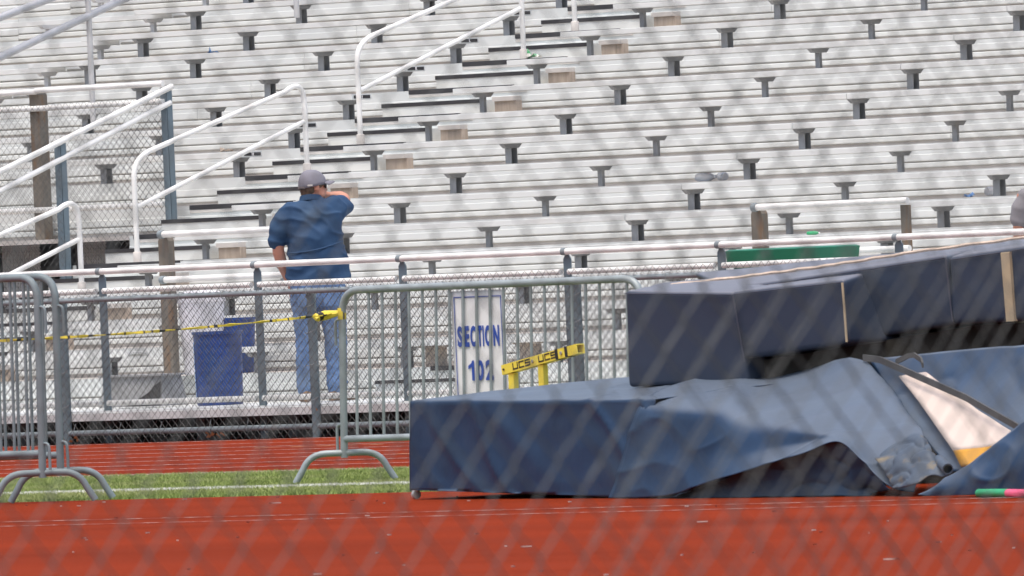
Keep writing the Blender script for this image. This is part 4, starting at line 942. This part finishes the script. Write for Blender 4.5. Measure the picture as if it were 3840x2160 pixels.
for x, a in ((-.118, .15), (.14, -.75)):
    s_ = MB(); rings = []
    for q, wd, hh in ((-.09, .030, .05), (-.075, .040, .085), (-.02, .043, .095), (.06, .045, .075), (.13, .047, .058), (.175, .035, .045), (.19, .015, .03)):
        cy, cx_ = q*math.cos(a), -q*math.sin(a)
        rings.append([(x+cx_+wd*math.cos(b_)*math.cos(a), cy+wd*math.cos(b_)*math.sin(a), .004+max(0, hh*(.5+.5*math.sin(b_)))) for b_ in [2*math.pi*k/14 for k in range(14)]])
    lbuild(s_.loft(rings), 'shoe', 'shoe_tan', pz)

# second person, only a shoulder in the frame
a2 = Vector((.35, .94, 0)).normalized(); b2 = Vector((a2.y, -a2.x, 0))
p2 = place_person('person', (12.33, -.71, L0), rv.copy(), fy.copy(), 'person in a grey t-shirt at the walkway rail beside the mats, arm hanging')
bd = MB()
ell(bd, (0, .0, 1.60), .076, .098, .11); ell(bd, (0, .03, 1.53), .06, .066, .08); limb(bd, [(0, .095, 1.60, .012), (0, .112, 1.565, .014)], 10)
for s_ in (-1, 1): ell(bd, (s_*.079, 0, 1.575), .010, .020, .032)
limb(bd, [(0, 0, 1.36, .065), (0, 0, 1.48, .06)])
column(bd, [(0, 0, .9, .16, .11), (0, 0, 1.2, .165, .11), (0, 0, 1.36, .15, .09), (0, 0, 1.43, .07, .06)])
for s_ in (-1, 1):
    limb(bd, [(s_*.19, 0, 1.33, .058), (s_*.235, .0, 1.12, .050), (s_*.245, .01, 1.06, .045)]); limb(bd, [(s_*.245, .01, 1.06, .045), (s_*.235, .06, .95, .042), (s_*.20, .14, .86, .030)])
    hand(bd, (s_*.195, .15, .85), (-s_*.2, .5, -1), (0, 1, .4), (-s_, .1, 0), .5)
    limb(bd, [(s_*.095, 0, .85, .085), (s_*.10, 0, .45, .058), (s_*.11, 0, .07, .04)])
local(finish(bd, 'body', 'skin_dark', .009, 5), p2)
sh = MB(); column(sh, [(0, .01, .86, .20, .14), (0, .01, 1.0, .20, .145), (0, 0, 1.2, .20, .13), (0, 0, 1.32, .20, .115), (0, 0, 1.385, .165, .095), (0, 0, 1.43, .085, .07)])
for s_ in (-1, 1): limb(sh, [(s_*.15, 0, 1.33, .085), (s_*.215, 0, 1.24, .078), (s_*.238, 0, 1.13, .070)])
local(finish(sh, 'shirt', 'shirt_grey', .012, 5, fold(5, .010)), p2)
hr = MB(); ell(hr, (0, -.02, 1.63), .086, .095, .095); local(finish(hr, 'hair', 'hair_brown', .01, 3, lambda c, n_: .006*noise.noise(c*50)), p2)
tr = MB(); column(tr, [(0, 0, .92, .175, .12), (0, 0, .8, .19, .13)])
for s_ in (-1, 1): limb(tr, [(s_*.095, 0, .8, .10), (s_*.10, 0, .45, .078), (s_*.11, 0, .09, .065)])
local(finish(tr, 'trousers', 'trouser_dark', .012, 4, fold(7, .009)), p2)
for x in (-.11, .11):
    s_ = MB(); rings = []
    for q, wd, hh in ((-.09, .03, .05), (-.07, .04, .085), (.02, .045, .09), (.12, .046, .06), (.18, .02, .03)):
        rings.append([(x+wd*math.cos(b_), q, .004+hh*(.5+.5*math.sin(b_))) for b_ in [2*math.pi*k/12 for k in range(12)]])
    lbuild(s_.loft(rings), 'shoe', 'shoe_tan', p2)

# ------------------------------------------------------------------ near chain link fence, between the lens and the track
XN = 61.40
t = thing('chain_link_fence', (XN, -60.9, 0), 'tall blurred chain link fence close to the lens', 'fence')
c1 = chain(MB(), (XN, -64.4, .05), (0, 1, 0), 236, 60, r=.00135, sides=5, jit=.0025)
tag(c1.build('wire_mesh', 'near_wire', t, True), kind='stuff')
c2 = chain(MB(), (XN-.5, -60.30, .05), (0, 1, 0), 118, 60, r=.0008, sides=5, jit=.002)
tag(c2.build('wire_mesh', 'near_wire', t, True), kind='stuff')
MB().tube([(XN-.5, -56.0, 0), (XN-.5, -56.0, 2.25)], .03, 14).build('post', 'galvanized', t, True)
for y in (-64.45, -55.9):
    MB().tube([(XN+.05, y, 0), (XN+.05, y, 2.3)], .03, 14).build('post', 'galvanized', t, True)
MB().tube([(XN+.03, -64.45, 2.22), (XN+.03, -55.9, 2.22)], .021, 12).build('top_rail', 'galvanized', t, True)
